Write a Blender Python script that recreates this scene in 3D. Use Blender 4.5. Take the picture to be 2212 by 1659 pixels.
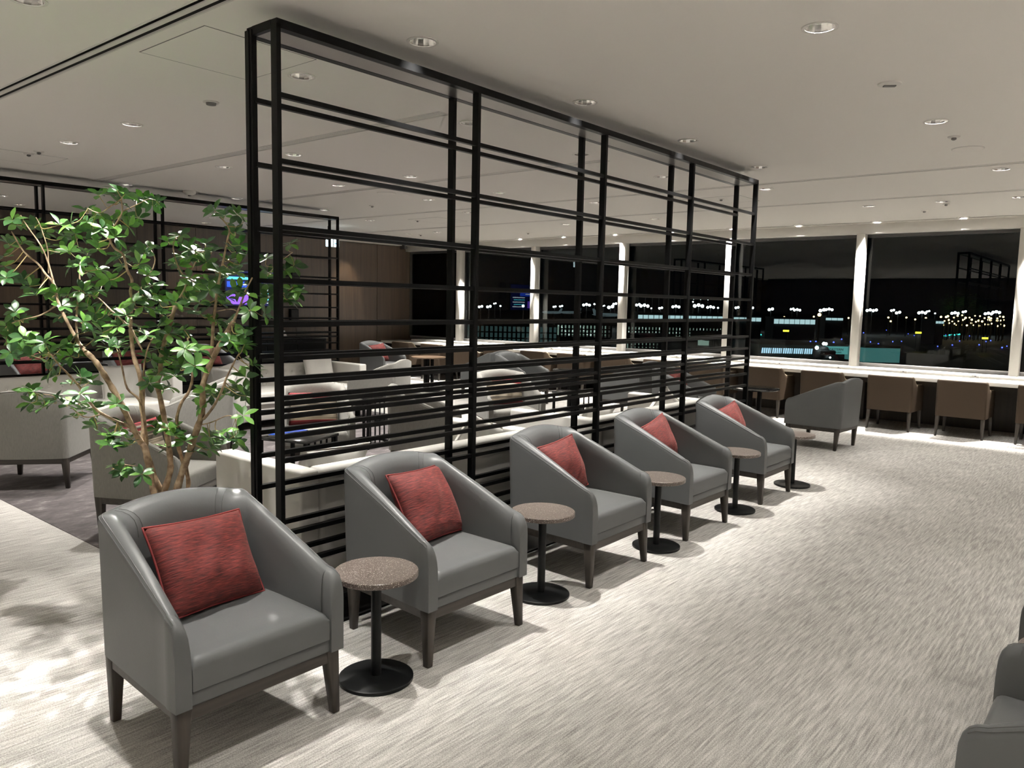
import bpy, bmesh, math, random
from mathutils import Vector, Matrix

# ------------------------------------------------------------------ scene, camera, world, lights
for o in list(bpy.data.objects):
    bpy.data.objects.remove(o, do_unlink=True)
SC = bpy.context.scene
COL = SC.collection
PI = math.pi
R = math.radians
rnd = random.Random(7)

CAM = Vector((2.929, -1.954, 1.55))
FPX, IW, IH = 1684.07, 2212.0, 1659.0
YAW, PITCH, ROLL = R(39.656), R(-5.895), R(1.1686)
_f = Vector((-math.sin(YAW)*math.cos(PITCH), math.cos(YAW)*math.cos(PITCH), math.sin(PITCH)))
_r = Vector((math.cos(YAW), math.sin(YAW), 0.0))
_u = _r.cross(_f)
CR = _r*math.cos(ROLL) + _u*math.sin(ROLL)
CU = _u*math.cos(ROLL) - _r*math.sin(ROLL)
cam_data = bpy.data.cameras.new('camera')
cam = bpy.data.objects.new('camera', cam_data)
COL.objects.link(cam)
m = Matrix((CR, CU, -_f)).transposed().to_4x4()
m.translation = CAM
cam.matrix_world = m
cam_data.sensor_fit = 'HORIZONTAL'
cam_data.sensor_width = 36.0
cam_data.lens = FPX/IW*36.0
cam_data.clip_start = 0.05
cam_data.clip_end = 3000
SC.camera = cam

world = bpy.data.worlds.new('night_sky')
SC.world = world
world.use_nodes = True
world.node_tree.nodes['Background'].inputs[0].default_value = (0.35, 0.45, 0.6, 1)
world.node_tree.nodes['Background'].inputs[1].default_value = 0.0012

SC.view_settings.view_transform = 'Standard'
SC.view_settings.look = 'None'
SC.view_settings.gamma = 1.0
SC.view_settings.use_curve_mapping = False
SC.view_settings.exposure = 0.30
SC.cycles.use_denoising = True
SC.cycles.max_bounces = 8
SC.cycles.diffuse_bounces = 5
SC.cycles.sample_clamp_indirect = 6.0
SC.cycles.blur_glossy = 0.5
SC.cycles.caustics_reflective = False
SC.cycles.caustics_refractive = False

ZC = 2.80            # ceiling height
WARM = (1.0, 0.957, 0.89)
P_MAIN, P_ROW, P_AISLE, P_FILL, P_WINDOW, P_PLANT, P_WALL = 270.0, 430.0, 105.0, 430.0, 1250.0, 1000.0, 110.0

def spot(name, loc, power, color=WARM, size=94, blend=0.7, target=None, radius=0.03):
    d = bpy.data.lights.new(name, 'SPOT')
    d.energy = power; d.color = color; d.spot_size = R(size); d.spot_blend = blend
    d.shadow_soft_size = radius
    o = bpy.data.objects.new(name, d)
    COL.objects.link(o)
    o.location = loc
    if target is not None:
        o.rotation_euler = (Vector(target)-Vector(loc)).to_track_quat('-Z', 'Y').to_euler()
    return o

# downlights: (x, y, kind) measured on the ceiling grid, apart from the fill lamps added below
GRID = []
for y in (-0.62, 0.765, 2.15, 3.52, 4.88):
    for x in (0.07, -0.91, -2.99, -4.13, -6.19, -7.11):
        if y > 0 or x > -2: GRID.append((x, y))
GRID.remove((-7.11, 3.52)); GRID.remove((-7.11, 4.88)); GRID.remove((-7.11, 0.765))
GRID += [(-8.68, 1.685)]
GRID += [(x, 6.13) for x in (-0.377, -2.52, -4.635, -6.733)]
GRID += [(x, 8.08) for x in (-7.976, -7.213, -4.378, -2.781, 0.11, 0.90, 1.64)]
GRID += [(1.652, 1.683), (1.675, 3.88), (1.742, 6.086), (1.66, -0.55)]
FILL_RIGHT = [(x, y) for y in (-1.6, 0.75, 3.1, 5.45, 7.8) for x in (5.2, 6.7, 8.2)]  # unseen downlights added so floor bounce lifts the ceiling brightness
FILL_BEHIND = [(x, y) for y in (-2.75, -5.2, -8.4) for x in (-8.4, -6.0, -3.4, -0.9, 1.7, 4.4, 7.2)] + [(-8.75, 4.6), (-8.75, -1.0)]  # downlights added behind and far left, brightening floor and ceiling
WINDOW = [(-7.90, 9.87), (-6.77, 9.92), (-5.73, 9.95), (-4.607, 9.90), (-3.50, 9.87), (-2.427, 9.83),
          (-1.375, 9.88), (-0.276, 9.84), (0.80, 9.84), (1.88, 9.86), (2.95, 9.86), (4.0, 9.86)]
WINDOW = [(x, 9.86) for x, y in WINDOW]
WALLWASH = [(-9.62, 8.30), (-9.62, 5.0), (-9.62, 2.2), (-9.62, -1.0)]
LZ = ZC + 0.052
for x, y in GRID:
    if -1 < x < 0.1 and y < 6: spot('downlight_lamp', (x, y, LZ), P_ROW*(0.62 if y < 0 else 1.0), size=58, blend=1.0)
    elif x > 1 or (y > 6 and x > -0.5): spot('downlight_lamp', (x, y, LZ), P_AISLE*(0.7 if y > 6 else 1.0), size=100, blend=0.8)
    else: spot('downlight_lamp', (x, y, LZ), P_MAIN, size=88, blend=0.8)
for x, y in FILL_RIGHT + FILL_BEHIND:
    spot('downlight_lamp', (x, y, LZ), P_FILL, size=104 if (y < -4 or x > 5) else 62, blend=0.6)
for x, y in WINDOW:
    spot('counter_lamp', (x, y, LZ), P_WINDOW, size=64, blend=0.5)
for x, y in WALLWASH:
    spot('wall_lamp', (x, y, LZ), P_WALL if y > 7 else P_WALL*0.45, color=(1.0, 0.82, 0.58), size=50, blend=0.6, target=(-10.1, y, 1.55))
PLANT_SPOT = (-1.887, 0.767)
spot('plant_lamp', (PLANT_SPOT[0], PLANT_SPOT[1], ZC-0.03), P_PLANT, size=40, blend=0.75, target=(-0.80, -0.20, 1.55), radius=0.02)

# ------------------------------------------------------------------ pixel helpers (used only to place things in the room)
def ray(px, py):
    return _f + CR*((px-IW/2)/FPX) - CU*((py-IH/2)/FPX)
def on_z(px, py, z):
    d = ray(px, py); return CAM + d*((z-CAM.z)/d.z)
def on_x(px, py, x):
    d = ray(px, py); return CAM + d*((x-CAM.x)/d.x)
def on_y(px, py, y):
    d = ray(px, py); return CAM + d*((y-CAM.y)/d.y)

# ------------------------------------------------------------------ materials
MATS = {}
def new_mat(name):
    mt = bpy.data.materials.new(name); mt.use_nodes = True
    nt = mt.node_tree
    b = nt.nodes['Principled BSDF']
    MATS[name] = mt
    return mt, nt, b
def nd(nt, typ, **kw):
    n = nt.nodes.new(typ)
    for k, v in kw.items():
        if k.startswith('i_'):
            key = k[2:]
            n.inputs[int(key) if key.isdigit() else key.replace('_', ' ')].default_value = v
        else:
            setattr(n, k, v)
    return n
def lk(nt, a, b): nt.links.new(a, b)
def ramp(nt, stops):
    n = nt.nodes.new('ShaderNodeValToRGB')
    e = n.color_ramp.elements
    e[0].position, e[0].color = stops[0][0], (*stops[0][1], 1)
    e[1].position, e[1].color = stops[-1][0], (*stops[-1][1], 1)
    for p, c in stops[1:-1]:
        x = e.new(p); x.color = (*c, 1)
    return n
def plain(name, col, rough=0.5, metal=0.0, spec=0.5, bump=None, var=None, coat=0.0):
    """base colour with optional fine noise variation and bump: (scale, strength)"""
    mt, nt, b = new_mat(name)
    b.inputs['Base Color'].default_value = (*col, 1)
    b.inputs['Roughness'].default_value = rough
    b.inputs['Metallic'].default_value = metal
    b.inputs['Specular IOR Level'].default_value = spec
    b.inputs['Coat Weight'].default_value = coat
    tc = nd(nt, 'ShaderNodeTexCoord')
    if var:
        n = nd(nt, 'ShaderNodeTexNoise', i_Scale=var[0], i_Detail=4.0)
        lk(nt, tc.outputs['Object'], n.inputs['Vector'])
        k = var[1]
        rp = ramp(nt, [(0.3, tuple(c*(1-k) for c in col)), (0.7, tuple(min(1, c*(1+k)) for c in col))])
        lk(nt, n.outputs['Fac'], rp.inputs['Fac']); lk(nt, rp.outputs['Color'], b.inputs['Base Color'])
    if bump:
        n = nd(nt, 'ShaderNodeTexNoise', i_Scale=bump[0], i_Detail=3.0)
        lk(nt, tc.outputs['Object'], n.inputs['Vector'])
        bp = nd(nt, 'ShaderNodeBump', i_Strength=bump[1], i_Distance=0.002)
        lk(nt, n.outputs['Fac'], bp.inputs['Height']); lk(nt, bp.outputs['Normal'], b.inputs['Normal'])
    return mt
def emit(name, col, strength):
    mt, nt, b = new_mat(name)
    b.inputs['Base Color'].default_value = (0, 0, 0, 1)
    b.inputs['Emission Color'].default_value = (*col, 1)
    b.inputs['Emission Strength'].default_value = strength
    return mt

M_LEATHER = plain('grey_leather', (0.104, 0.108, 0.110), 0.38, spec=0.20, bump=(220, 0.12), var=(3.0, 0.06))
M_SEAM = plain('seam_thread', (0.075, 0.077, 0.077), 0.6)
M_BROWN = plain('brown_leather', (0.050, 0.036, 0.025), 0.55, spec=0.12, bump=(220, 0.1))
M_CREAM = plain('cream_lining', (0.50, 0.42, 0.30), 0.5)
M_WHITE_L = plain('white_leather', (0.62, 0.607, 0.575), 0.42, spec=0.25, bump=(18, 0.10), var=(4, 0.03))
M_BLACK = plain('black_steel', (0.003, 0.0031, 0.0033), 0.36, spec=0.09)
M_SOFFIT = plain('polished_dark_steel', (0.42, 0.40, 0.375), 0.36, metal=1.0)
M_CEIL = plain('ceiling_paint', (0.88, 0.855, 0.81), 0.85, spec=0.2)
M_WHITE = plain('white_paint', (0.70, 0.68, 0.64), 0.5)
M_COUNTER = plain('white_countertop', (0.88, 0.865, 0.82), 0.25)
M_FRAME = plain('grey_aluminium', (0.16, 0.155, 0.15), 0.45, metal=0.6)
M_DARKFR = plain('dark_aluminium', (0.020, 0.019, 0.018), 0.5)
M_CAVITY = plain('dark_cavity', (0.01, 0.01, 0.01), 0.9)
M_CHROME = plain('bright_reflector', (0.86, 0.85, 0.83), 0.16, metal=1.0)
M_DGLASS = plain('dark_table_glass', (0.012, 0.012, 0.012), 0.12, spec=0.7)
M_BASE = plain('black_base', (0.005, 0.0056, 0.006), 0.38, spec=0.25)
M_PAPER = plain('paper', (0.8, 0.79, 0.76), 0.7)
M_SOIL = plain('soil', (0.03, 0.022, 0.016), 0.95, bump=(60, 0.8))
M_POT = plain('planter', (0.03, 0.03, 0.03), 0.6)
M_LENS = emit('lamp_lens', (1.0, 0.93, 0.82), 7.0)

def fabric(name, col, k=0.10):
    mt, nt, b = new_mat(name)
    tc = nd(nt, 'ShaderNodeTexCoord')
    w1 = nd(nt, 'ShaderNodeTexNoise', i_Scale=260.0, i_Detail=2.0)
    mp = nd(nt, 'ShaderNodeMapping'); mp.inputs['Scale'].default_value = (1, 1, 0.12)
    lk(nt, tc.outputs['Object'], mp.inputs['Vector']); lk(nt, mp.outputs['Vector'], w1.inputs['Vector'])
    rp = ramp(nt, [(0.3, tuple(c*(1-k) for c in col)), (0.7, tuple(c*(1+k) for c in col))])
    lk(nt, w1.outputs['Fac'], rp.inputs['Fac']); lk(nt, rp.outputs['Color'], b.inputs['Base Color'])
    b.inputs['Roughness'].default_value = 0.85
    b.inputs['Sheen Weight'].default_value = 0.15
    bp = nd(nt, 'ShaderNodeBump', i_Strength=0.25, i_Distance=0.002)
    lk(nt, w1.outputs['Fac'], bp.inputs['Height']); lk(nt, bp.outputs['Normal'], b.inputs['Normal'])
    return mt
M_FABRIC = fabric('grey_beige_fabric', (0.205, 0.200, 0.184))

def red_fabric():
    mt, nt, b = new_mat('red_chenille')
    tc = nd(nt, 'ShaderNodeTexCoord')
    mp = nd(nt, 'ShaderNodeMapping'); mp.inputs['Scale'].default_value = (26, 26, 230)
    lk(nt, tc.outputs['Object'], mp.inputs['Vector'])
    n = nd(nt, 'ShaderNodeTexNoise', i_Scale=1.0, i_Detail=3.0)
    lk(nt, mp.outputs['Vector'], n.inputs['Vector'])
    rp = ramp(nt, [(0.32, (0.042, 0.0045, 0.0045)), (0.55, (0.112, 0.012, 0.0105)), (0.75, (0.20, 0.028, 0.022))])
    lk(nt, n.outputs['Fac'], rp.inputs['Fac']); lk(nt, rp.outputs['Color'], b.inputs['Base Color'])
    b.inputs['Roughness'].default_value = 0.8
    b.inputs['Sheen Weight'].default_value = 0.12
    b.inputs['Sheen Tint'].default_value = (1, 0.4, 0.35, 1)
    bp = nd(nt, 'ShaderNodeBump', i_Strength=0.5, i_Distance=0.003)
    lk(nt, n.outputs['Fac'], bp.inputs['Height']); lk(nt, bp.outputs['Normal'], b.inputs['Normal'])
    return mt
M_RED = red_fabric()
M_REDPIPE = plain('red_piping', (0.16, 0.015, 0.015), 0.7)

def striped():
    mt, nt, b = new_mat('striped_cushion_fabric')
    tc = nd(nt, 'ShaderNodeTexCoord')
    sp = nd(nt, 'ShaderNodeSeparateXYZ'); lk(nt, tc.outputs['Generated'], sp.inputs[0])
    band = nt.nodes.new('ShaderNodeValToRGB'); band.color_ramp.interpolation = 'CONSTANT'
    e = band.color_ramp.elements
    red, cream = (0.30, 0.02, 0.03, 1), (0.66, 0.60, 0.50, 1)
    e[0].position, e[0].color = 0.0, red
    e[1].position, e[1].color = 0.13, cream
    for p, c in ((0.78, red), (0.84, (0.75, 0.72, 0.68, 1)), (0.90, red)):
        x = e.new(p); x.color = c
    lk(nt, sp.outputs[2], band.inputs['Fac'])
    mp = nd(nt, 'ShaderNodeMapping'); mp.inputs['Scale'].default_value = (0.3, 0.3, 26)
    lk(nt, tc.outputs['Generated'], mp.inputs['Vector'])
    n = nd(nt, 'ShaderNodeTexNoise', i_Scale=1.0, i_Detail=2.0); lk(nt, mp.outputs['Vector'], n.inputs['Vector'])
    rp = ramp(nt, [(0.42, (0.05, 0.04, 0.035)), (0.5, (0.55, 0.48, 0.38)), (0.62, (1, 1, 1))])
    lk(nt, n.outputs['Fac'], rp.inputs['Fac'])
    mx = nd(nt, 'ShaderNodeMix', data_type='RGBA', blend_type='MULTIPLY')
    mx.inputs['Factor'].default_value = 0.85
    lk(nt, band.outputs['Color'], mx.inputs[6]); lk(nt, rp.outputs['Color'], mx.inputs[7])
    lk(nt, mx.outputs[2], b.inputs['Base Color'])
    b.inputs['Roughness'].default_value = 0.8
    return mt
M_STRIPE = striped()

def wood(name, dark, light, axis=2, scale=1.0, rough=0.5):
    mt, nt, b = new_mat(name)
    tc = nd(nt, 'ShaderNodeTexCoord')
    mp = nd(nt, 'ShaderNodeMapping')
    s = [40*scale, 40*scale, 40*scale]; s[axis] = 1.2*scale
    mp.inputs['Scale'].default_value = s
    lk(nt, tc.outputs['Object'], mp.inputs['Vector'])
    n = nd(nt, 'ShaderNodeTexNoise', i_Scale=1.0, i_Detail=5.0, i_Roughness=0.6); lk(nt, mp.outputs['Vector'], n.inputs['Vector'])
    rp = ramp(nt, [(0.3, dark), (0.7, light)])
    lk(nt, n.outputs['Fac'], rp.inputs['Fac']); lk(nt, rp.outputs['Color'], b.inputs['Base Color'])
    b.inputs['Roughness'].default_value = rough
    return mt
M_LEG = wood('dark_stained_wood', (0.020, 0.0165, 0.0135), (0.046, 0.038, 0.031), 2, 1.0, 0.45)
M_RAILW = wood('dark_stained_rail', (0.020, 0.0165, 0.0135), (0.046, 0.038, 0.031), 1, 1.0, 0.45)
M_WALLW = wood('walnut_panel', (0.022, 0.0145, 0.0095), (0.050, 0.033, 0.021), 2, 0.6, 0.45)
M_TABLEW = wood('brown_table_wood', (0.13, 0.08, 0.045), (0.22, 0.14, 0.085), 0, 0.6, 0.35)
M_COUNTERW = wood('counter_front_wood', (0.012, 0.008, 0.005), (0.026, 0.018, 0.012), 2, 0.6, 0.5)

def granite():
    mt, nt, b = new_mat('brown_speckled_top')
    tc = nd(nt, 'ShaderNodeTexCoord')
    v = nd(nt, 'ShaderNodeTexNoise', i_Scale=230.0, i_Detail=2.0); lk(nt, tc.outputs['Object'], v.inputs['Vector'])
    rp = ramp(nt, [(0.30, (0.068, 0.052, 0.044)), (0.57, (0.110, 0.088, 0.077)), (0.63, (0.24, 0.21, 0.19)), (0.71, (0.65, 0.62, 0.57))])
    lk(nt, v.outputs['Fac'], rp.inputs['Fac']); lk(nt, rp.outputs['Color'], b.inputs['Base Color'])
    b.inputs['Roughness'].default_value = 0.28
    return mt
M_GRANITE = granite()

def carpet():
    mt, nt, b = new_mat('striped_carpet')
    g = nd(nt, 'ShaderNodeNewGeometry')
    def noise(sx, sy, det=2.0, off=0.0):
        mp = nd(nt, 'ShaderNodeMapping'); mp.inputs['Scale'].default_value = (sx, sy, 1)
        mp.inputs['Location'].default_value = (off, off*1.7, 0)
        lk(nt, g.outputs['Position'], mp.inputs['Vector'])
        n = nd(nt, 'ShaderNodeTexNoise', i_Scale=1.0, i_Detail=det)
        lk(nt, mp.outputs['Vector'], n.inputs['Vector']); return n
    stripe = noise(92, 5.0, 1.5)
    stripe2 = noise(190, 11.0, 1.0, 3.3)
    fine = noise(250, 190, 2.5, 9.1)
    broad = noise(1.1, 0.8, 2.0, 5.0)
    # carpet planks 0.25 x 1.0 m give a slight tone change
    sp = nd(nt, 'ShaderNodeSeparateXYZ'); lk(nt, g.outputs['Position'], sp.inputs[0])
    def mth(op, a, bv=None, bl=None):
        n = nd(nt, 'ShaderNodeMath', operation=op); lk(nt, a, n.inputs[0])
        if bl is not None: lk(nt, bl, n.inputs[1])
        elif bv is not None: n.inputs[1].default_value = bv
        return n.outputs[0]
    fx = mth('FLOOR', mth('MULTIPLY', sp.outputs[0], 4.0))
    off = mth('FRACT', mth('MULTIPLY', fx, 0.37))
    fy = mth('FLOOR', mth('ADD', sp.outputs[1], bl=off))
    cb = nd(nt, 'ShaderNodeCombineXYZ'); lk(nt, fx, cb.inputs[0]); lk(nt, fy, cb.inputs[1])
    wn = nd(nt, 'ShaderNodeTexWhiteNoise', noise_dimensions='2D'); lk(nt, cb.outputs[0], wn.inputs['Vector'])
    s = mth('ADD', mth('MULTIPLY', stripe.outputs['Fac'], 0.60), bl=mth('MULTIPLY', stripe2.outputs['Fac'], 0.38))
    s = mth('ADD', s, bl=mth('MULTIPLY', mth('SUBTRACT', fine.outputs['Fac'], 0.5), 0.80))
    s = mth('ADD', s, bl=mth('MULTIPLY', mth('SUBTRACT', wn.outputs['Value'], 0.5), 0.05))
    s = mth('ADD', s, bl=mth('MULTIPLY', mth('SUBTRACT', broad.outputs['Fac'], 0.5), 0.18))
    rp = ramp(nt, [(0.27, (0.225, 0.216, 0.205)), (0.5, (0.40, 0.387, 0.368)), (0.73, (0.60, 0.585, 0.56))])
    lk(nt, s, rp.inputs['Fac']); lk(nt, rp.outputs['Color'], b.inputs['Base Color'])
    b.inputs['Roughness'].default_value = 0.95
    b.inputs['Specular IOR Level'].default_value = 0.1
    bp = nd(nt, 'ShaderNodeBump', i_Strength=0.35, i_Distance=0.004)
    lk(nt, s, bp.inputs['Height']); lk(nt, bp.outputs['Normal'], b.inputs['Normal'])
    return mt
M_CARPET = carpet()

def lounge_carpet():
    mt, nt, b = new_mat('mauve_lounge_carpet')
    g = nd(nt, 'ShaderNodeNewGeometry')
    mp = nd(nt, 'ShaderNodeMapping'); mp.inputs['Scale'].default_value = (9, 5, 1); mp.inputs['Rotation'].default_value = (0, 0, 0.5)
    lk(nt, g.outputs['Position'], mp.inputs['Vector'])
    n = nd(nt, 'ShaderNodeTexNoise', i_Scale=1.0, i_Detail=8.0, i_Roughness=0.72); lk(nt, mp.outputs['Vector'], n.inputs['Vector'])
    rp = ramp(nt, [(0.36, (0.045, 0.039, 0.041)), (0.56, (0.088, 0.077, 0.079)), (0.66, (0.17, 0.152, 0.155)), (0.76, (0.42, 0.39, 0.38))])
    lk(nt, n.outputs['Fac'], rp.inputs['Fac']); lk(nt, rp.outputs['Color'], b.inputs['Base Color'])
    b.inputs['Roughness'].default_value = 0.95
    return mt
M_LOUNGE = lounge_carpet()

def glass():
    mt = bpy.data.materials.new('window_glass'); mt.use_nodes = True
    nt = mt.node_tree; nt.nodes.remove(nt.nodes['Principled BSDF'])
    out = nt.nodes['Material Output']
    tr = nd(nt, 'ShaderNodeBsdfTransparent'); tr.inputs[0].default_value = (0.93, 0.96, 0.95, 1)
    gl = nd(nt, 'ShaderNodeBsdfGlossy'); gl.inputs['Roughness'].default_value = 0.0
    fr = nd(nt, 'ShaderNodeFresnel', i_IOR=1.45)
    mx = nd(nt, 'ShaderNodeMixShader')
    lk(nt, fr.outputs[0], mx.inputs[0]); lk(nt, tr.outputs[0], mx.inputs[1]); lk(nt, gl.outputs[0], mx.inputs[2])
    lk(nt, mx.outputs[0], out.inputs['Surface'])
    return mt
M_GLASS = glass()

def bark():
    mt, nt, b = new_mat('tree_bark')
    tc = nd(nt, 'ShaderNodeTexCoord')
    n = nd(nt, 'ShaderNodeTexNoise', i_Scale=28.0, i_Detail=6.0); lk(nt, tc.outputs['Object'], n.inputs['Vector'])
    rp = ramp(nt, [(0.35, (0.17, 0.11, 0.065)), (0.55, (0.36, 0.26, 0.165)), (0.72, (0.52, 0.41, 0.28))])
    lk(nt, n.outputs['Fac'], rp.inputs['Fac']); lk(nt, rp.outputs['Color'], b.inputs['Base Color'])
    b.inputs['Roughness'].default_value = 0.8
    bp = nd(nt, 'ShaderNodeBump', i_Strength=0.5, i_Distance=0.006)
    lk(nt, n.outputs['Fac'], bp.inputs['Height']); lk(nt, bp.outputs['Normal'], b.inputs['Normal'])
    return mt
M_BARK = bark()
M_TWIG = plain('yellow_twig', (0.34, 0.26, 0.10), 0.7)
def leafmat(name, c1, c2):
    mt, nt, b = new_mat(name)
    tc = nd(nt, 'ShaderNodeTexCoord')
    n = nd(nt, 'ShaderNodeTexNoise', i_Scale=45.0, i_Detail=2.0); lk(nt, tc.outputs['Object'], n.inputs['Vector'])
    rp = ramp(nt, [(0.3, c1), (0.7, c2)])
    lk(nt, n.outputs['Fac'], rp.inputs['Fac']); lk(nt, rp.outputs['Color'], b.inputs['Base Color'])
    b.inputs['Roughness'].default_value = 0.36
    b.inputs['Transmission Weight'].default_value = 0.0
    b.inputs['Subsurface Weight'].default_value = 0.0
    return mt
M_LEAVES = [leafmat('leaf_green', (0.040, 0.115, 0.022), (0.070, 0.18, 0.036)),
            leafmat('leaf_deep_green', (0.018, 0.065, 0.018), (0.035, 0.11, 0.028)),
            leafmat('leaf_fresh_green', (0.10, 0.26, 0.035), (0.15, 0.34, 0.06))]

# ------------------------------------------------------------------ mesh helpers
class MB:
    def __init__(s): s.v = []; s.f = []
    def add(s, vs, fs):
        n = len(s.v); s.v += [tuple(v) for v in vs]; s.f += [tuple(i+n for i in f) for f in fs]; return s
    def box(s, x0, x1, y0, y1, z0, z1):
        return s.add([(x0,y0,z0),(x1,y0,z0),(x1,y1,z0),(x0,y1,z0),(x0,y0,z1),(x1,y0,z1),(x1,y1,z1),(x0,y1,z1)],
                     [(3,2,1,0),(4,5,6,7),(0,1,5,4),(1,2,6,5),(2,3,7,6),(3,0,4,7)])
    def hexa(s, bot, top):
        return s.add(list(bot)+list(top), [(3,2,1,0),(4,5,6,7),(0,1,5,4),(1,2,6,5),(2,3,7,6),(3,0,4,7)])
    def lathe(s, prof, n=24, cx=0, cy=0, cap=True):
        vs = []; fs = []
        for r, z in prof:
            for k in range(n):
                a = 2*PI*k/n; vs.append((cx+r*math.cos(a), cy+r*math.sin(a), z))
        for i in range(len(prof)-1):
            for k in range(n):
                a, b = i*n+k, i*n+(k+1) % n
                fs.append((a, b, b+n, a+n))
        if cap:
            fs.append(tuple(range(n-1, -1, -1))); t = (len(prof)-1)*n
            fs.append(tuple(range(t, t+n)))
        return s.add(vs, fs)
    def tube(s, pts, rad, n=6, closed=False, cap=True):
        pts = [Vector(p) for p in pts]; N = len(pts)
        rs = rad if isinstance(rad, (list, tuple)) else [rad]*N
        vs = []; fs = []; up = None
        for i, p in enumerate(pts):
            if closed: t = pts[(i+1) % N]-pts[i-1]
            else: t = pts[min(i+1, N-1)]-pts[max(i-1, 0)]
            t = t.normalized() if t.length > 1e-9 else Vector((0, 0, 1))
            if up is None:
                up = Vector((0, 0, 1)) if abs(t.z) < .9 else Vector((1, 0, 0))
            a = t.cross(up)
            a = a.normalized() if a.length > 1e-6 else t.orthogonal().normalized()
            b = a.cross(t).normalized(); up = b
            for k in range(n):
                w = 2*PI*k/n; vs.append(p+(a*math.cos(w)+b*math.sin(w))*rs[i])
        for i in range(N if closed else N-1):
            for k in range(n):
                a, b = i*n+k, i*n+(k+1) % n; c = ((i+1) % N)*n
                fs.append((a, b, c+(k+1) % n, c+k))
        if cap and not closed:
            fs.append(tuple(range(n-1, -1, -1))); fs.append(tuple(range((N-1)*n, N*n)))
        return s.add(vs, fs)
    def grid(s, P):
        h, w = len(P), len(P[0]); vs = [p for row in P for p in row]
        return s.add(vs, [(i*w+j, i*w+j+1, (i+1)*w+j+1, (i+1)*w+j) for i in range(h-1) for j in range(w-1)])
    def mesh(s, name, smooth=None):
        me = bpy.data.meshes.new(name); me.from_pydata(s.v, [], s.f)
        bm = bmesh.new(); bm.from_mesh(me)
        bmesh.ops.recalc_face_normals(bm, faces=bm.faces); bm.to_mesh(me); bm.free()
        if smooth is not None:
            for p in me.polygons: p.use_smooth = True
            me.set_sharp_from_angle(angle=R(smooth))
        me.update(); return me

def bevel_mesh(me, w, seg=2, angle=40):
    bm = bmesh.new(); bm.from_mesh(me)
    es = [e for e in bm.edges if len(e.link_faces) == 2 and e.calc_face_angle(0) > R(angle)]
    bmesh.ops.bevel(bm, geom=es, offset=w, segments=seg, profile=0.5, affect='EDGES', clamp_overlap=True)
    bm.to_mesh(me); bm.free()
    for p in me.polygons: p.use_smooth = True
    me.set_sharp_from_angle(angle=R(50)); me.update()
    return me

def obj(name, src, mat, parent=None, smooth=None, bevel=None, loc=None):
    me = src.mesh(name, smooth) if isinstance(src, MB) else src
    if bevel: bevel_mesh(me, *bevel)
    if mat is not None:
        me.materials.clear(); me.materials.append(mat)
    o = bpy.data.objects.new(name, me); COL.objects.link(o)
    if parent is not None: o.parent = parent
    if loc is not None: o.location = loc
    return o
def inst(name, me, parent=None, loc=(0, 0, 0), rot=(0, 0, 0), scale=None):
    o = bpy.data.objects.new(name, me); COL.objects.link(o)
    o.parent = parent; o.location = loc; o.rotation_euler = rot
    if scale is not None: o.scale = scale
    return o
def tag(o, label=None, cat=None, group=None, kind=None):
    if label: o['label'] = label
    if cat: o['category'] = cat
    if group: o['group'] = group
    if kind: o['kind'] = kind
    return o
def thing(name, label, cat, loc=(0, 0, 0), rz=0.0, group=None):
    o = bpy.data.objects.new(name, None); COL.objects.link(o)
    o.empty_display_size = 0.1
    o.location = loc; o.rotation_euler = (0, 0, rz)
    return tag(o, label, cat, group)
def dup(root, loc, rz, label=None, group=None, parent=None):
    r = root.copy(); COL.objects.link(r)
    if parent is None:
        r.location = loc; r.rotation_euler = (0, 0, rz)
    else: r.parent = parent
    if label: r['label'] = label
    if group: r['group'] = group
    for ch in root.children:
        dup(ch, None, 0, parent=r)
    return r
def struct(name, src, mat, **kw):
    o = obj(name, src, mat, **kw); o['kind'] = 'structure'; return o

# ------------------------------------------------------------------ the room
XL, XR, YB, YG = -10.1, 9.0, -10.3, 10.15
struct('floor', MB().box(XL-0.3, XR+0.3, YB-0.3, YG+0.25, -0.2, 0.0), M_CARPET)
# mauve carpet field of the lounge, laid flush (2 mm pile step) between the two screens
mp_ = MB().box(-6.33, -0.10, 0.025, 5.16, -0.01, 0.003)
lc = struct('trim_1', mp_, M_LOUNGE); lc['label'] = 'mauve mottled carpet inlay of the lounge'

SLOTS = [(-9.6, 0.20, -0.175, -0.090, 'A'), (-6.206, -0.855, 1.80, 1.885, 'B'), (-6.117, -0.889, 3.83, 3.90, 'C'),
         (-9.216, 8.6, 5.79, 5.845, 'D'), (-8.708, 8.6, 7.50, 7.555, 'E')]
ALL_DL = GRID + FILL_RIGHT + FILL_BEHIND + WINDOW + WALLWASH
HOLE_R = 0.066
NSEG = 20
def ceiling_mesh():
    bm = bmesh.new()
    edges = []
    def loop(pts):
        vs = [bm.verts.new((x, y, ZC)) for x, y in pts]
        for i in range(len(vs)):
            edges.append(bm.edges.new((vs[i], vs[(i+1) % len(vs)])))
    loop([(XL-0.3, YB-0.3), (XR+0.3, YB-0.3), (XR+0.3, YG+0.2), (XL-0.3, YG+0.2)])
    for x, y in ALL_DL:
        loop([(x+HOLE_R*math.cos(2*PI*k/NSEG), y+HOLE_R*math.sin(2*PI*k/NSEG)) for k in range(NSEG)])
    for x0, x1, y0, y1, n in SLOTS:
        loop([(x0, y0), (x1, y0), (x1, y1), (x0, y1)])
    bmesh.ops.triangle_fill(bm, use_beauty=True, use_dissolve=False, edges=edges)
    for f in bm.faces:
        if f.normal.z > 0: f.normal_flip()
    me = bpy.data.meshes.new('ceiling'); bm.to_mesh(me); bm.free(); return me
struct('ceiling', ceiling_mesh(), M_CEIL)
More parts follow.
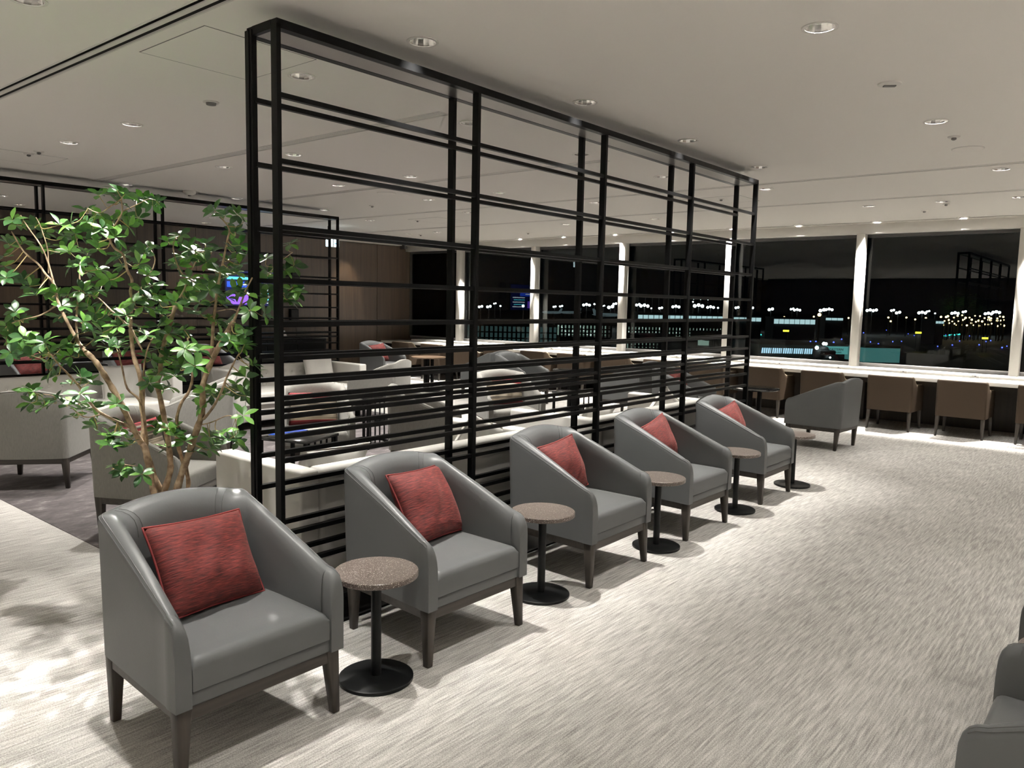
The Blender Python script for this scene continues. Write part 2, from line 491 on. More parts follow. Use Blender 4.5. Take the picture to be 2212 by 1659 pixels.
struct('trim_2', MB().box(XL-0.3, XR+0.3, YB-0.3, YG+0.25, 3.05, 3.15), M_CAVITY)['label'] = 'slab above the suspended ceiling'

# walls: left wall is panelled in walnut, one panel per board
wl = struct('wall_left', MB().box(XL-0.3, XL-0.03, YB, YG+0.25, -0.2, 3.05), M_CAVITY)
pan = None
ys = [YG+0.02]
step = [0.30, 0.68, 0.37, 1.45, 0.25]
yy = YG+0.02; k = 0
PANEL_W = 1.02
k = 0
while yy > YB+0.1:
    y1 = yy; y0 = max(YB, yy-PANEL_W)
    me = MB().box(-0.02, 0.02, y0-y1+0.004, -0.004, 0.10, 2.745).mesh('panel'); me.materials.append(M_WALLW)
    inst('panel', me, wl, (XL-0.012, y1, 0))
    yy = y0; k += 1
struct('baseboard_left', MB().box(XL-0.03, XL+0.004, YB, YG, 0.0, 0.095), M_DARKFR)
struct('trim_3', MB().box(XL-0.03, XL+0.03, YB, YG-0.2, 2.752, 2.80), M_WHITE)['label'] = 'white shadow-gap strip above the walnut wall'
struct('wall_back', MB().box(XL-0.3, XR+0.3, YB-0.3, YB, -0.2, 3.05), M_COUNTERW)
struct('wall_right', MB().box(XR, XR+0.3, YB, YG+0.25, -0.2, 3.05), M_WALLW)

# window wall: header, mullion posts, windows
struct('trim_4', MB().box(XL, XR, 9.97, 10.16, 2.645, 2.79), M_WHITE, bevel=(0.004, 1))['label'] = 'white fascia above the windows'
struct('trim_5', MB().box(XL, XR, 9.90, 9.97, 2.782, 2.795), M_WHITE)['label'] = 'thin white bead in front of the fascia'
struct('wall_far', MB().box(XL-0.3, XR+0.3, YG+0.03, YG+0.25, -0.2, 0.735).box(XL-0.3, XR+0.3, YG+0.03, YG+0.25, 2.69, 3.05), M_DARKFR)
MX = [-0.495+1.99*k for k in range(-4, 5)]
for i, x in enumerate(MX):
    t = struct('trim_%d' % (6+i), MB().box(x-0.055, x+0.055, 9.94, 10.075, 0.742, 2.645).box(x-0.025, x+0.055, 10.075, 10.085, 0.742, 2.645), M_WHITE, bevel=(0.004, 1))
    t['label'] = 'white mullion post between two windows'
edges_x = [XL] + MX + [XR]
for i in range(len(edges_x)-1):
    a, b = edges_x[i], edges_x[i+1]
    w = bpy.data.objects.new('window_%d' % (i+1), None); COL.objects.link(w); w['kind'] = 'structure'
    w.location = ((a+b)/2, YG, 0)
    h = (b-a)/2
    obj('top_frame', MB().box(-h, h, -0.045, 0.03, 2.600, 2.70), M_DARKFR, w)
    obj('bottom_frame', MB().box(-h, h, -0.03, 0.03, 0.735, 0.792), M_FRAME, w, bevel=(0.003, 1))
    obj('side_frame', MB().box(-h, -h+0.022, -0.06, 0.03, 0.79, 2.61), M_DARKFR, w)
    obj('side_frame', MB().box(h-0.022, h, -0.06, 0.03, 0.79, 2.61), M_DARKFR, w)
    obj('pane', MB().box(-h+0.02, h-0.02, -0.004, 0.004, 0.785, 2.605), M_GLASS, w)

# window counter
CT = thing('window_counter', 'long white counter running along the whole window wall', 'counter', (0, 9.22, 0))
obj('countertop', MB().box(XL+0.05, 8.5, 0.0, 0.56, 0.650, 0.700), M_COUNTER, CT, bevel=(0.004, 2))
obj('ledge', MB().box(XL+0.45, 8.5, 0.52, 0.89, 0.700, 0.738), M_COUNTER, CT, bevel=(0.003, 1))
obj('apron', MB().box(XL+0.05, 8.5, 0.42, 0.46, 0.55, 0.650), M_COUNTERW, CT)
obj('modesty_panel', MB().box(XL+0.05, 8.5, 0.78, 0.84, 0.0, 0.700), M_COUNTERW, CT)
for x in [-9.9+2.4*k for k in range(8)]:
    obj('support', MB().box(x-0.03, x+0.03, 0.60, 0.78, 0.0, 0.650), M_COUNTERW, CT)
me_plate = bevel_mesh(MB().box(-0.045, 0.045, -0.010, 0.0, -0.026, 0.026).mesh('outlet_plate'), 0.003, 1); me_plate.materials.append(M_WHITE)
me_sock = MB().box(-0.012, 0.012, -0.012, -0.0095, -0.006, 0.006).mesh('socket'); me_sock.materials.append(M_FRAME)
for k in range(-9, 6):
    x = 0.24 + 0.865*k
    if x < XL+0.6: continue
    pl = inst('outlet_plate', me_plate, CT, (x, 0.5205, 0.727))
    inst('socket', me_sock, pl)

# ------------------------------------------------------------------ ceiling fittings
def lens_bright(): return M_LENS
def downlight_meshes():
    ring = MB().lathe([(0.078, 0.0), (0.078, -0.004), (0.070, -0.006), (0.0645, -0.004), (0.0645, 0.0)], 28, cap=False).mesh('trim_ring', 40)
    ring.materials.append(M_WHITE)
    cone = MB(); n = 14
    prof = [(0.0645, -0.002), (0.058, 0.03), (0.046, 0.068)]
    for i in range(len(prof)-1):
        for k in range(n):
            a0, a1 = 2*PI*k/n, 2*PI*(k+1)/n
            (r0, z0), (r1, z1) = prof[i], prof[i+1]
            am = (a0+a1)/2; bul = 0.93
            cone.add([(r0*math.cos(a0), r0*math.sin(a0), z0), (r0*math.cos(a1), r0*math.sin(a1), z0),
                      (r1*math.cos(a1), r1*math.sin(a1), z1), (r1*math.cos(a0), r1*math.sin(a0), z1)], [(0, 1, 2, 3)])
    cme = cone.mesh('reflector'); cme.materials.append(M_CHROME)
    lens = MB().lathe([(0.0462, 0.067), (0.0462, 0.071)], 20).mesh('lamp'); lens.materials.append(M_LENS)
    return ring, cme, lens
RING, CONE, LENS = downlight_meshes()
def where(x, y):
    col = {0.07: 'over the grey armchair row', -0.91: 'just behind the tall black screen', -2.99: 'over the middle of the lounge',
           -4.13: 'over the left half of the lounge', -6.19: 'over the far black screen'}.get(x, None)
    return col
def ordinal(n):
    return ['first','second','third','fourth','fifth','sixth','seventh','eighth','ninth','tenth','eleventh','twelfth','thirteenth'][n]
LABELS_DL = {}
cols = {}
for p in GRID: cols.setdefault(p[0], []).append(p)
for x, lst in cols.items():
    for i, p in enumerate(sorted(lst, key=lambda q: q[1])): LABELS_DL[p] = (x, i)
for lst, grp in ((GRID, 'downlights in the lounge ceiling'), (FILL_RIGHT, 'downlights right of the aisle, added as fill light'), (FILL_BEHIND, 'downlights behind the viewpoint, added as fill light'), (WINDOW, 'downlights over the window counter'), (WALLWASH, 'wall washers along the walnut wall')):
    for i, (x, y) in enumerate(sorted(lst, key=lambda p: (p[1], p[0]))):
        if grp.startswith('downlights in'):
            w_ = where(x, y)
            vis = not (y < 0 or x > 2.5)
            if w_: lab = 'recessed downlight %s, %s from the near end' % (w_, ordinal(LABELS_DL[(x, y)][1]))
            elif 6 < y < 6.2: lab = 'round recessed downlight between the two long air slots, %s from the left' % ordinal(sorted([-0.377, -2.52, -4.635, -6.733, 1.742]).index(x))
            elif 8 < y < 8.2: lab = 'round recessed downlight beyond the last air slot, %s from the left' % ordinal(sorted([-7.976, -7.213, -4.378, -2.781, 0.11, 0.90, 1.64]).index(x))
            elif x in (1.652, 1.675, 1.66): lab = 'round recessed downlight over the open aisle, %s from the near end' % ordinal([-0.55, 1.683, 3.88].index(y))
            else: lab = 'round recessed downlight near the left wall at %s' % ('the middle' if y > 1.9 else 'the near end')
        elif grp.startswith('downlights right'): lab = 'round recessed downlight added as fill light right of the aisle'
        elif grp.startswith('downlights behind'): lab = 'round recessed downlight added as fill light behind the viewpoint'
        elif grp.startswith('downlights over'): lab = 'round downlight in the row over the white window counter, %s from the left' % ordinal(i)
        else: lab = 'warm wall-washing downlight close to the walnut wall, %s from the near end' % ordinal(i)
        t = thing('downlight', lab, 'ceiling light', (x, y, ZC), rnd.random(), grp)
        inst('trim_ring', RING, t); inst('reflector', CONE, t); inst('lamp', LENS, t)

def slot_diffuser(x0, x1, y0, y1, n, lab):
    t = thing('linear_air_diffuser', lab, 'air vent', (0, 0, ZC), 0, 'linear air slots in the ceiling')
    w = y1-y0
    fr = 0.010
    obj('frame', MB().box(x0-fr, x1+fr, y0-fr, y0, -0.004, 0.004).box(x0-fr, x1+fr, y1, y1+fr, -0.004, 0.004)
        .box(x0-fr, x0, y0, y1, -0.004, 0.004).box(x1, x1+fr, y0, y1, -0.004, 0.004), M_WHITE, t)
    obj('duct', MB().box(x0, x1, y0-0.003, y0, 0.004, 0.10).box(x0, x1, y1, y1+0.003, 0.004, 0.10).box(x0, x1, y0, y1, 0.10, 0.104), M_CAVITY, t)
    nb = {'A': 1, 'B': 3, 'C': 2, 'D': 1, 'E': 1}[n]
    for k in range(nb):
        yc = y0 + w*(k+1)/(nb+1); bw = {'A': 0.014, 'B': 0.008, 'C': 0.009, 'D': 0.015, 'E': 0.015}[n]
        obj('slat', MB().box(x0, x1, yc-bw, yc+bw, -0.002, 0.004), M_WHITE if n in 'AB' else M_WHITE, t)
SL = {'A': 'long twin-slot air diffuser nearest the camera, at top left', 'B': 'ribbed air diffuser crossing behind the tall screen near its first bays',
      'C': 'ribbed air diffuser in the lounge ceiling, second behind the tall screen', 'D': 'long thin air slot across the ceiling, nearer of the two full-width ones',
      'E': 'long thin air slot across the ceiling, closer to the windows'}
for s in SLOTS: slot_diffuser(*s, SL[s[4]])

def access_panel(x0, x1, y0, y1, lab):
    t = thing('ceiling_access_panel', lab, 'access panel', ((x0+x1)/2, (y0+y1)/2, ZC))
    a, b = (x1-x0)/2, (y1-y0)/2; g = 0.005
    obj('joint', MB().box(-a, a, -b, -b+g, -0.0012, 0.002).box(-a, a, b-g, b, -0.0012, 0.002).box(-a, -a+g, -b+g, b-g, -0.0012, 0.002).box(a-g, a, -b+g, b-g, -0.0012, 0.002), M_FRAME, t)
    obj('plate', MB().box(-a+g, a-g, -b+g, b-g, -0.0012, 0.002), M_CEIL, t)
access_panel(-1.235, -0.585, 0.005, 0.63, 'square ceiling access panel beside the near end of the tall screen')
access_panel(-5.60, -4.98, 0.42, 1.085, 'square ceiling access panel in the left part of the ceiling')
access_panel(-6.10, -5.45, 6.35, 7.0, 'square ceiling access panel far back over the left of the room')
access_panel(-1.55, -0.80, 6.45, 7.0, 'square ceiling access panel seen beyond the far end of the tall screen')

def sprinkler(x, y, lab):
    t = thing('sprinkler_head', lab, 'sprinkler', (x, y, ZC), 0, 'sprinkler heads')
    obj('escutcheon', MB().lathe([(0.042, 0.0), (0.040, -0.006), (0.022, -0.009)], 18), M_WHITE, t, smooth=40)
    obj('head', MB().lathe([(0.016, -0.009), (0.018, -0.020), (0.008, -0.026)], 12), M_FRAME, t, smooth=40)
for (x, y), lab in {(-4.812, 0.779): 'small sprinkler head beside the left access panel, between two downlights', (-5.021, 0.769): 'small dark domed sprinkler head on the left access panel edge',
        (1.676, 4.449): 'small sprinkler head next to the flat round speaker above the aisle', (0.894, 8.304): 'small sprinkler head near the last downlights above the aisle',
        (0.545, 8.874): 'tiny sprinkler head left of centre above the right windows', (-5.225, 4.912): 'small sprinkler head in the middle of the lounge ceiling',
        (-6.061, 6.52): 'small sprinkler head by the far left access panel', (-7.911, 8.35): 'small sprinkler head near the walnut wall and windows',
        (-5.835, 8.982): 'small sprinkler head close to the windows seen through the screen', (-1.1, 6.62): 'small sprinkler head on the access panel beyond the screen'}.items():
    sprinkler(x, y, lab)
def disc_speaker(x, y, lab):
    t = thing('ceiling_speaker', lab, 'speaker', (x, y, ZC), 0, 'ceiling speakers')
    obj('grille', MB().lathe([(0.105, 0.0), (0.105, -0.006), (0.095, -0.010)], 28), M_CEIL, t, smooth=40)
    obj('rim', MB().lathe([(0.112, 0.0), (0.112, -0.004), (0.105, -0.006), (0.105, 0.0)], 28, cap=False), M_WHITE, t, smooth=40)
disc_speaker(1.676, 4.969, 'flat round white ceiling speaker at right above the aisle')
disc_speaker(-4.141, 4.214, 'flat round white ceiling speaker seen through the tall screen')
t = thing('smoke_detector', 'small boxy white smoke detector on the ceiling above the tree', 'detector', (-6.321+0.25, 2.836, ZC))
obj('housing', MB().lathe([(0.075, 0.0), (0.075, -0.022), (0.050, -0.045), (0.030, -0.05)], 20), M_WHITE, t, smooth=35)
obj('sensor', MB().lathe([(0.022, -0.05), (0.018, -0.06)], 12), M_FRAME, t)
t = thing('spotlight', 'small adjustable recessed spotlight aimed at the tree', 'spotlight', (PLANT_SPOT[0], PLANT_SPOT[1], ZC))
obj('trim_ring', MB().lathe([(0.050, 0.0), (0.050, -0.006), (0.034, -0.008)], 20, cap=False), M_WHITE, t, smooth=40)
obj('lamp_head', MB().lathe([(0.034, 0.0), (0.030, -0.020), (0.022, -0.022)], 16), M_FRAME, t, smooth=40)
t = thing('emergency_light', 'small round emergency light with dark slit on the aisle ceiling', 'emergency light', (1.665, 2.782, ZC), 0.6)
obj('cover', MB().lathe([(0.062, 0.0), (0.060, -0.008), (0.040, -0.012)], 22), M_WHITE, t, smooth=40)
obj('lens', MB().box(-0.032, 0.032, -0.012, 0.012, -0.018, -0.010), M_FRAME, t)
t = thing('security_camera', 'small dark security camera at the top of the walnut wall corner', 'camera', (XL+0.22, 9.72, ZC))
obj('bracket', MB().box(-0.03, 0.03, -0.03, 0.03, -0.05, 0.0), M_DARKFR, t)
obj('camera_body', MB().box(-0.09, 0.07, -0.04, 0.04, -0.12, -0.05), M_DARKFR, t, bevel=(0.01, 2))

# ------------------------------------------------------------------ black slatted screens
RAILS = [2.418, 2.145, 1.867, 1.639, 1.452, 1.301, 1.192, 1.101, 1.043, 0.954, 0.846, 0.700, 0.512, 0.367, 0.14]
def screen(x0, lab):
    t = thing('slatted_screen', lab, 'screen', (x0, 0, 0))
    S = 1.26
    for i in range(5):
        y = S*i
        ya, yb = (y-0.002, y+0.019) if i == 0 else ((y-0.012, y+0.010) if i < 4 else (y-0.019, y+0.002))
        obj('post', MB().box(-0.042, 0.0, ya, yb, 0.0, 2.690), M_BLACK, t)
        if i == 0:
            obj('post', MB().box(-0.232, -0.180, ya-0.004, yb, 0.0, 2.700), M_BLACK, t)
            obj('post', MB().box(-0.205, -0.197, ya-0.008, ya, 0.0, 2.700), M_BLACK, t)
        else:
            obj('post', MB().box(-0.225, -0.183, ya, yb, 0.0, 2.690), M_BLACK, t)
    for z in RAILS:
        obj('rail', MB().box(-0.032, -0.008, 0.01, 4*S-0.01, z-0.021, z), M_BLACK, t)
        obj('rail', MB().box(-0.200, -0.176, 0.01, 4*S-0.01, z-0.021, z), M_BLACK, t)
    obj('top_beam', MB().box(-0.042, 0.0, 0.0, 4*S, 2.675, 2.712), M_BLACK, t)
    obj('top_beam', MB().box(-0.225, -0.183, 0.0, 4*S, 2.675, 2.712), M_BLACK, t)
    obj('end_beam', MB().box(-0.183, -0.042, -0.002, 0.019, 2.675, 2.712), M_BLACK, t)
    obj('end_beam', MB().box(-0.183, -0.042, 4*S-0.019, 4*S+0.002, 2.675, 2.712), M_BLACK, t)
    obj('soffit_plate', MB().box(-0.183, -0.042, 0.019, 4*S-0.019, 2.6765, 2.684), M_SOFFIT, t)
    obj('floor_plate', MB().box(-0.225, 0.0, 0.0, 4*S, 0.0, 0.012), M_BLACK, t)
screen(0.0, 'tall black slatted screen standing behind the row of grey armchairs')
screen(-6.09, 'far black slatted screen at left, behind the white tufted sofas')

# ------------------------------------------------------------------ armchairs
def shell_mesh(hw_f, hw_b, xf, xb, z0, ztop, thick_f, thick_b, r_out=0.045, r_in=0.080, lean=0.02, bow=0.014, front=None):
    """U-shaped upholstered shell: outer and inner plan paths lofted with a rolled top edge"""
    def side(hwf, hwb, x_front, x_back, rc, bw, n_side=9, n_c=7, n_b=7):
        pts = []
        for i in range(n_side):
            u = i/(n_side-1); x = x_front+(x_back+rc-x_front)*u
            pts.append((x, hwf+(hwb-hwf)*u))
        cx, cy = x_back+rc, hwb-rc
        for i in range(1, n_c):
            a = PI/2 + (PI/2)*i/(n_c-1)
            pts.append((cx+rc*math.cos(a), cy+rc*math.sin(a)))
        yb = cy
        for i in range(1, n_b):
            u = i/(n_b-1); y = yb*(1-u)
            pts.append((x_back - bw*(1-(y/yb)**2), y))
        return pts
    out = side(hw_f, hw_b, xf, xb, r_out, bow)
    inn = side(hw_f-thick_f, hw_b-thick_f*1.05, xf, xb+thick_b, r_in, bow*0.6)
    n = len(out)
    st = []
    if front:
        for x, z in front: st.append(((x, hw_f), (x, hw_f-thick_f), z))
        start = 1
        for i in range(start, n):
            st.append((out[i], inn[i], ztop(out[i][0], out[i][1])))
    else:
        for i in range(n): st.append((out[i], inn[i], ztop(out[i][0], out[i][1])))
    mir = [((a[0], -a[1]), (b[0], -b[1]), z) for a, b, z in reversed(st[:-1])]
    st = st+mir
    prof = [(0, None, 0.0), (0, 'h', 0.35), (0, 'h', 0.7), (0.0, 't', -0.030), (0.04, 't', -0.010), (0.14, 't', -0.002), (0.34, 't', 0.0),
            (0.56, 't', -0.004), (0.76, 't', -0.016), (0.90, 't', -0.036), (0.97, 't', -0.062), (1, 't', -0.10), (1, 'm', 0.55), (1, None, 0.0)]
    N = len(st); P = []
    for a, b, zt in st:
        row = []
        for s, mode, v in prof:
            H = zt-z0
            if mode is None: z = z0
            elif mode == 'h': z = z0+H*v
            elif mode == 't': z = zt+v
            else: z = z0+(H-0.1)*v
            x = a[0]+(b[0]-a[0])*s; y = a[1]+(b[1]-a[1])*s
            k = (z-z0)/0.5
            wback = max(0.0, min(1.0, (0.0-a[0])/0.25))
            x -= lean*k*wback
            row.append((x, y, z))
        P.append(row)
    mb = MB(); mb.grid(P)
    w = len(prof)
    mb.f.append(tuple(range(w))); mb.f.append(tuple(range((N-1)*w, N*w)))
    mb.f += [(i*w, (i+1)*w, (i+1)*w+w-1, i*w+w-1) for i in range(N-1)]
    seam_o = [P[i][4] for i in range(N)]
    seam_i = [P[i][5] for i in range(N)]
    return mb.mesh('shell', 48), P

def arm_top(x, y):
    if x > -0.275:
        return 0.562 + (0.235-x)/(0.235+0.275)*(0.768-0.562)
    return 0.768 + 0.034*(1-min(1, (abs(y)/0.27))**2)
FRONT = [(0.322, 0.47), (0.3205, 0.495), (0.314, 0.518), (0.302, 0.536), (0.285, 0.5475), (0.262, 0.5535)]

def cushion_block(x0, x1, y0, y1, z0, z1, r=0.025, crown=0.012, name='seat_cushion'):
    nx, ny = 14, 14
    def prm(a0, a1, n):
        e = [0, 0.25, 0.6, 1.0]
        lst = [a0+r*v for v in e] + [a0+r+(a1-a0-2*r)*(i/(n-5)) for i in range(1, n-5)] + [a1-r+r*v for v in (0, 0.4, 0.75, 1.0)]
        return lst
    X, Y = prm(x0, x1, nx), prm(y0, y1, ny)
    def edge(v, a0, a1):
        d = min(v-a0, a1-v)
        if d >= r: return 0.0
        return r - math.sqrt(max(0, r*r-(r-d)**2))
    top = []
    for x in X:
        row = []
        for y in Y:
            ux, uy = (x-x0)/(x1-x0), (y-y0)/(y1-y0)
            z = z1 - min(r, edge(x, x0, x1)+edge(y, y0, y1)) + crown*math.sin(PI*ux)**0.7*math.sin(PI*uy)**0.7
            row.append((x, y, z))
        top.append(row)
    mb = MB(); mb.grid(top)
    h, w = len(X), len(Y)
    ring = [(i, 0) for i in range(h)] + [(h-1, j) for j in range(1, w)] + [(i, w-1) for i in range(h-2, -1, -1)] + [(0, j) for j in range(w-2, 0, -1)]
    n0 = len(mb.v)
    mb.v += [(top[i][j][0], top[i][j][1], z0) for i, j in ring]
    L = len(ring)
    for k in range(L):
        a = ring[k][0]*w+ring[k][1]; b = ring[(k+1) % L][0]*w+ring[(k+1) % L][1]
        mb.f.append((a, b, n0+(k+1) % L, n0+k))
    mb.f.append(tuple(range(n0+L-1, n0-1, -1)))
    return mb.mesh(name, 45)

def leg_mesh(tx, ty, bx, by, top, tw, bw, name='leg'):
    """tapered square leg: outer corner at (tx,ty) on top and (bx,by) on the floor; sx, sy give the inward direction"""
    sx, sy = (-1 if tx > 0 else 1), (-1 if ty > 0 else 1)
    def sq(x, y, w, z): return [(x, y, z), (x+sx*w, y, z), (x+sx*w, y+sy*w, z), (x, y+sy*w, z)]
    me = MB().hexa(sq(bx, by, bw, 0.0), sq(tx, ty, tw, top)).mesh(name)
    return bevel_mesh(me, 0.003, 1)

def seam_tube(P, j, off, r=0.0022, i0=3, i1=None):
    pts = [Vector(P[i][j]) for i in range(i0, (i1 or len(P)-i0))]
    return MB().tube(pts, r, 5)

def armchair(name, label, mat, loc, rz, group, legmat=M_LEG, seammat=M_SEAM):
    t = thing(name, label, 'armchair', loc, rz, group)
    me, P = shell_mesh(0.325, 0.292, 0.322, -0.300, 0.250, arm_top, 0.055, 0.088, front=FRONT)
    b = obj('body', me, mat, t)
    obj('seam', seam_tube(P, 4, 0), seammat, b)
    obj('seam', seam_tube(P, 5, 0, 0.0016), seammat, b)
    nS = len(P)
    for ci in (19, nS-20):
        for dc in (-0.5, 0.5):
            i0 = ci if dc < 0 else ci+1
            pts = [Vector(P[i0][j])+Vector((0.0012, 0, 0.0012)) for j in (6, 7, 8, 9, 10, 11)]
            obj('seam', MB().tube(pts, 0.0007, 4), seammat, b)
    obj('front_panel', MB().box(0.10, 0.312, -0.272, 0.272, 0.250, 0.300), mat, t, bevel=(0.006, 2))
    obj('seat_cushion', cushion_block(-0.205, 0.318, -0.2655, 0.2655, 0.301, 0.405, 0.030, 0.012), mat, t)
    obj('underside', MB().box(-0.27, 0.10, -0.27, 0.27, 0.250, 0.300), mat, t)
    fr = MB()
    fr.box(0.262, 0.304, -0.27, 0.27, 0.205, 0.251).box(-0.285, -0.25, -0.25, 0.25, 0.205, 0.251)
    fr.add(*_bar((0.29, 0.306), (-0.27, 0.278), 0.032, 0.205, 0.251)); fr.add(*_bar((0.29, -0.306), (-0.27, -0.278), 0.032, 0.205, 0.251))
    obj('base_frame', fr, M_RAILW if legmat is M_LEG else legmat, t)
    for sx, sy in ((1, 1), (1, -1), (-1, 1), (-1, -1)):
        if sx > 0: m_ = leg_mesh(0.309, sy*0.314, 0.312, sy*0.316, 0.252, 0.052, 0.030)
        else: m_ = leg_mesh(-0.285, sy*0.283, -0.262, sy*0.283, 0.252, 0.052, 0.030)
        obj('leg', m_, legmat, t)
    return t
def _bar(a, b, w, z0, z1):
    """vertical slab from plan point a to b, thickness w towards the y=0 side"""
    s = -1 if a[1] > 0 else 1
    vs = [(a[0], a[1], z0), (b[0], b[1], z0), (b[0], b[1]+s*w, z0), (a[0], a[1]+s*w, z0),
          (a[0], a[1], z1), (b[0], b[1], z1), (b[0], b[1]+s*w, z1), (a[0], a[1]+s*w, z1)]
    return vs, [(3,2,1,0),(4,5,6,7),(0,1,5,4),(1,2,6,5),(2,3,7,6),(3,0,4,7)]

def pillow_mesh(w, h, d, seed=0, pinch=0.05, fold=0.012):
    """square scatter cushion in the YZ plane, centred, front to +X"""
    rr = random.Random(seed); n = 21
    ph = [rr.uniform(0, 6.28) for _ in range(6)]
    def P(sign):
        G = []
        for i in range(n):
            v = -1+2*i/(n-1); row = []
            for j in range(n):
                u = -1+2*j/(n-1)
                e = (1-abs(u)**2.6)*(1-abs(v)**2.6)
                th = d/2*max(0, e)**0.55
                k = 1-pinch*(1-(1-abs(u))**0.0)  # keep edge straight
                y = u*w/2*(1-pinch*(1-v*v)); z = v*h/2*(1-pinch*(1-u*u))
                wr = fold*e**0.5*math.sin(3.1*u+2.3*v+ph[0])*math.sin(2.2*v-1.7*u+ph[1]) + 0.4*fold*e*math.sin(9*u-5*v+ph[2])
                row.append((sign*th+wr, y, z))
            G.append(row)
        return G
    F = P(1); B = P(-1)
    for i in range(n):
        for j in range(n):
            if i in (0, n-1) or j in (0, n-1): B[i][j] = F[i][j]
    mb = MB().grid(F).grid(B)
    me = bpy.data.meshes.new('cushion'); me.from_pydata(mb.v, [], mb.f)
    bm = bmesh.new(); bm.from_mesh(me); bmesh.ops.remove_doubles(bm, verts=bm.verts, dist=1e-5)
    bmesh.ops.recalc_face_normals(bm, faces=bm.faces); bm.to_mesh(me); bm.free()
    for p in me.polygons: p.use_smooth = True
    edge = [F[0][j] for j in range(n)] + [F[i][n-1] for i in range(1, n)] + [F[n-1][j] for j in range(n-2, -1, -1)] + [F[i][0] for i in range(n-2, 0, -1)]
    return me, edge

def cushion(name, label, cat, mat, pipe, size, chair_loc, chair_rz, local, tilt, roll, group, seed=0, yaw=0.0):
    """scatter cushion leaning in a chair; local = centre in chair space"""
    w, h, d = size
    c, s = math.cos(chair_rz), math.sin(chair_rz)
    loc = (chair_loc[0]+c*local[0]-s*local[1], chair_loc[1]+s*local[0]+c*local[1], local[2])
    t = thing(name, label, cat, loc, 0, group)
    t.rotation_euler = (Matrix.Rotation(chair_rz+yaw, 4, 'Z') @ Matrix.Rotation(-tilt, 4, 'Y') @ Matrix.Rotation(roll, 4, 'X')).to_euler()
    me, edge = pillow_mesh(w, h, d, seed)
    obj('cover', me, mat, t)
    if pipe: obj('piping', MB().tube(edge, 0.0045, 6, closed=True), pipe, t, smooth=60)
    return t

ROW = [(0.342, -0.506, 0.0), (0.345, 0.590, -0.012), (0.318, 1.832, 0.012), (0.305, 3.005, -0.006), (0.292, 4.290, 0.0)]
ROWLAB = ['grey leather armchair nearest the camera, beside the tree, with a red cushion',
          'grey leather armchair second in the row along the black screen, red cushion tilted in it',
          'grey leather armchair third from the camera in the row along the black screen',
          'grey leather armchair fourth in the row along the black screen, lit warmly on its back',
          'grey leather armchair farthest in the row, at the end of the black screen']
proto = None
for (x, y, rz), lab in zip(ROW, ROWLAB):
    if proto is None:
        proto = armchair('leather_armchair', lab, M_LEATHER, (x, y, 0), rz, 'grey leather armchairs along the screen')
    else: dup(proto, (x, y, 0), rz, lab)
CUSH = [((-0.077, 0.005, 0.572), 0.48, -0.07, 0.22, 0.34), ((-0.087, 0.047, 0.578), 0.52, -0.06, 0.24, 0.355), ((-0.100, -0.010, 0.575), 0.36, 0.06, 0.10, 0.33),
        ((-0.098, 0.015, 0.580), 0.37, 0.14, 0.12, 0.33), ((-0.108, 0.010, 0.575), 0.33, 0.10, 0.07, 0.32)]
NTH = ['nearest', 'second', 'third', 'fourth', 'farthest']
for k, ((loc, tl, ro, yw, ch), (x, y, rz)) in enumerate(zip(CUSH, ROW)):
    cushion('scatter_cushion', 'red ribbed cushion with piping leaning in the %s grey armchair of the screen row' % NTH[k], 'cushion', M_RED, M_REDPIPE,
            (0.43, ch, 0.15), (x, y), rz, loc, tl, ro, 'red cushions in the screen row', seed=k+3, yaw=yw)

# lone grey chair and the grey chairs around the window tables
OTHER_LEATHER = [
    ((0.03, 7.16), 176, 'lone grey leather armchair seen from behind, between the row and the window counter', None),
    ((-8.25, 7.70), 8, 'grey leather armchair with red cushion against the walnut wall by the window counter', 'red cushion in the grey armchair near the walnut wall'),
    ((-5.45, 7.55), 178, 'grey leather armchair seen side-on left of the middle of the counter', None),
    ((-4.65, 7.40), 2, 'grey leather armchair facing right beyond the second bay of the screen', None),
    ((-2.75, 7.50), 181, 'grey leather armchair seen side-on beyond the third bay of the screen', None),
    ((-1.70, 7.05), 4, 'grey leather armchair with red cushion beyond the far bays of the screen', 'red cushion in the grey armchair beyond the far bays of the screen'),
    ((-8.65, 1.95), 5, 'grey leather armchair with red cushion at far left behind the tree', 'red cushion in the far left armchair behind the tree'),
    ((-8.65, 3.25), -3, 'grey leather armchair with red cushion behind the upper left of the tree trunk', 'red cushion in the armchair behind the tree trunk'),
    ((-8.65, 4.50), 3, 'grey leather armchair with red cushion half hidden behind the far screen', 'red cushion in the armchair half hidden by the far screen'),
    ((-6.72, 0.55), 180, 'grey leather armchair back to back with the left tufted sofa, near end', None),
    ((-6.72, 1.70), 180, 'grey leather armchair back to back with the left tufted sofa, second', None),
    ((-6.72, 2.95), 180, 'grey leather armchair beyond the far screen between the two tufted sofas', None),
    ((-6.72, 4.10), 180, 'grey leather armchair back to back with the right tufted sofa', None),
    ((2.945, 0.49), 180, 'grey leather armchair at the bottom right corner, facing left', None),
    ((2.945, 1.62), 180, 'grey leather armchair at the right edge beyond the corner chair', None),
]
for (x, y), dg, lab, cl in OTHER_LEATHER:
    dup(proto, (x, y, 0), R(dg), lab, 'other grey leather armchairs')
    if cl:
        cushion('scatter_cushion', cl, 'cushion', M_RED, M_REDPIPE, (0.43, 0.34, 0.15), (x, y), R(dg), (-0.09, 0.02, 0.575), 0.36, 0.08, 'red cushions in distant armchairs', seed=int(y*7)+2)

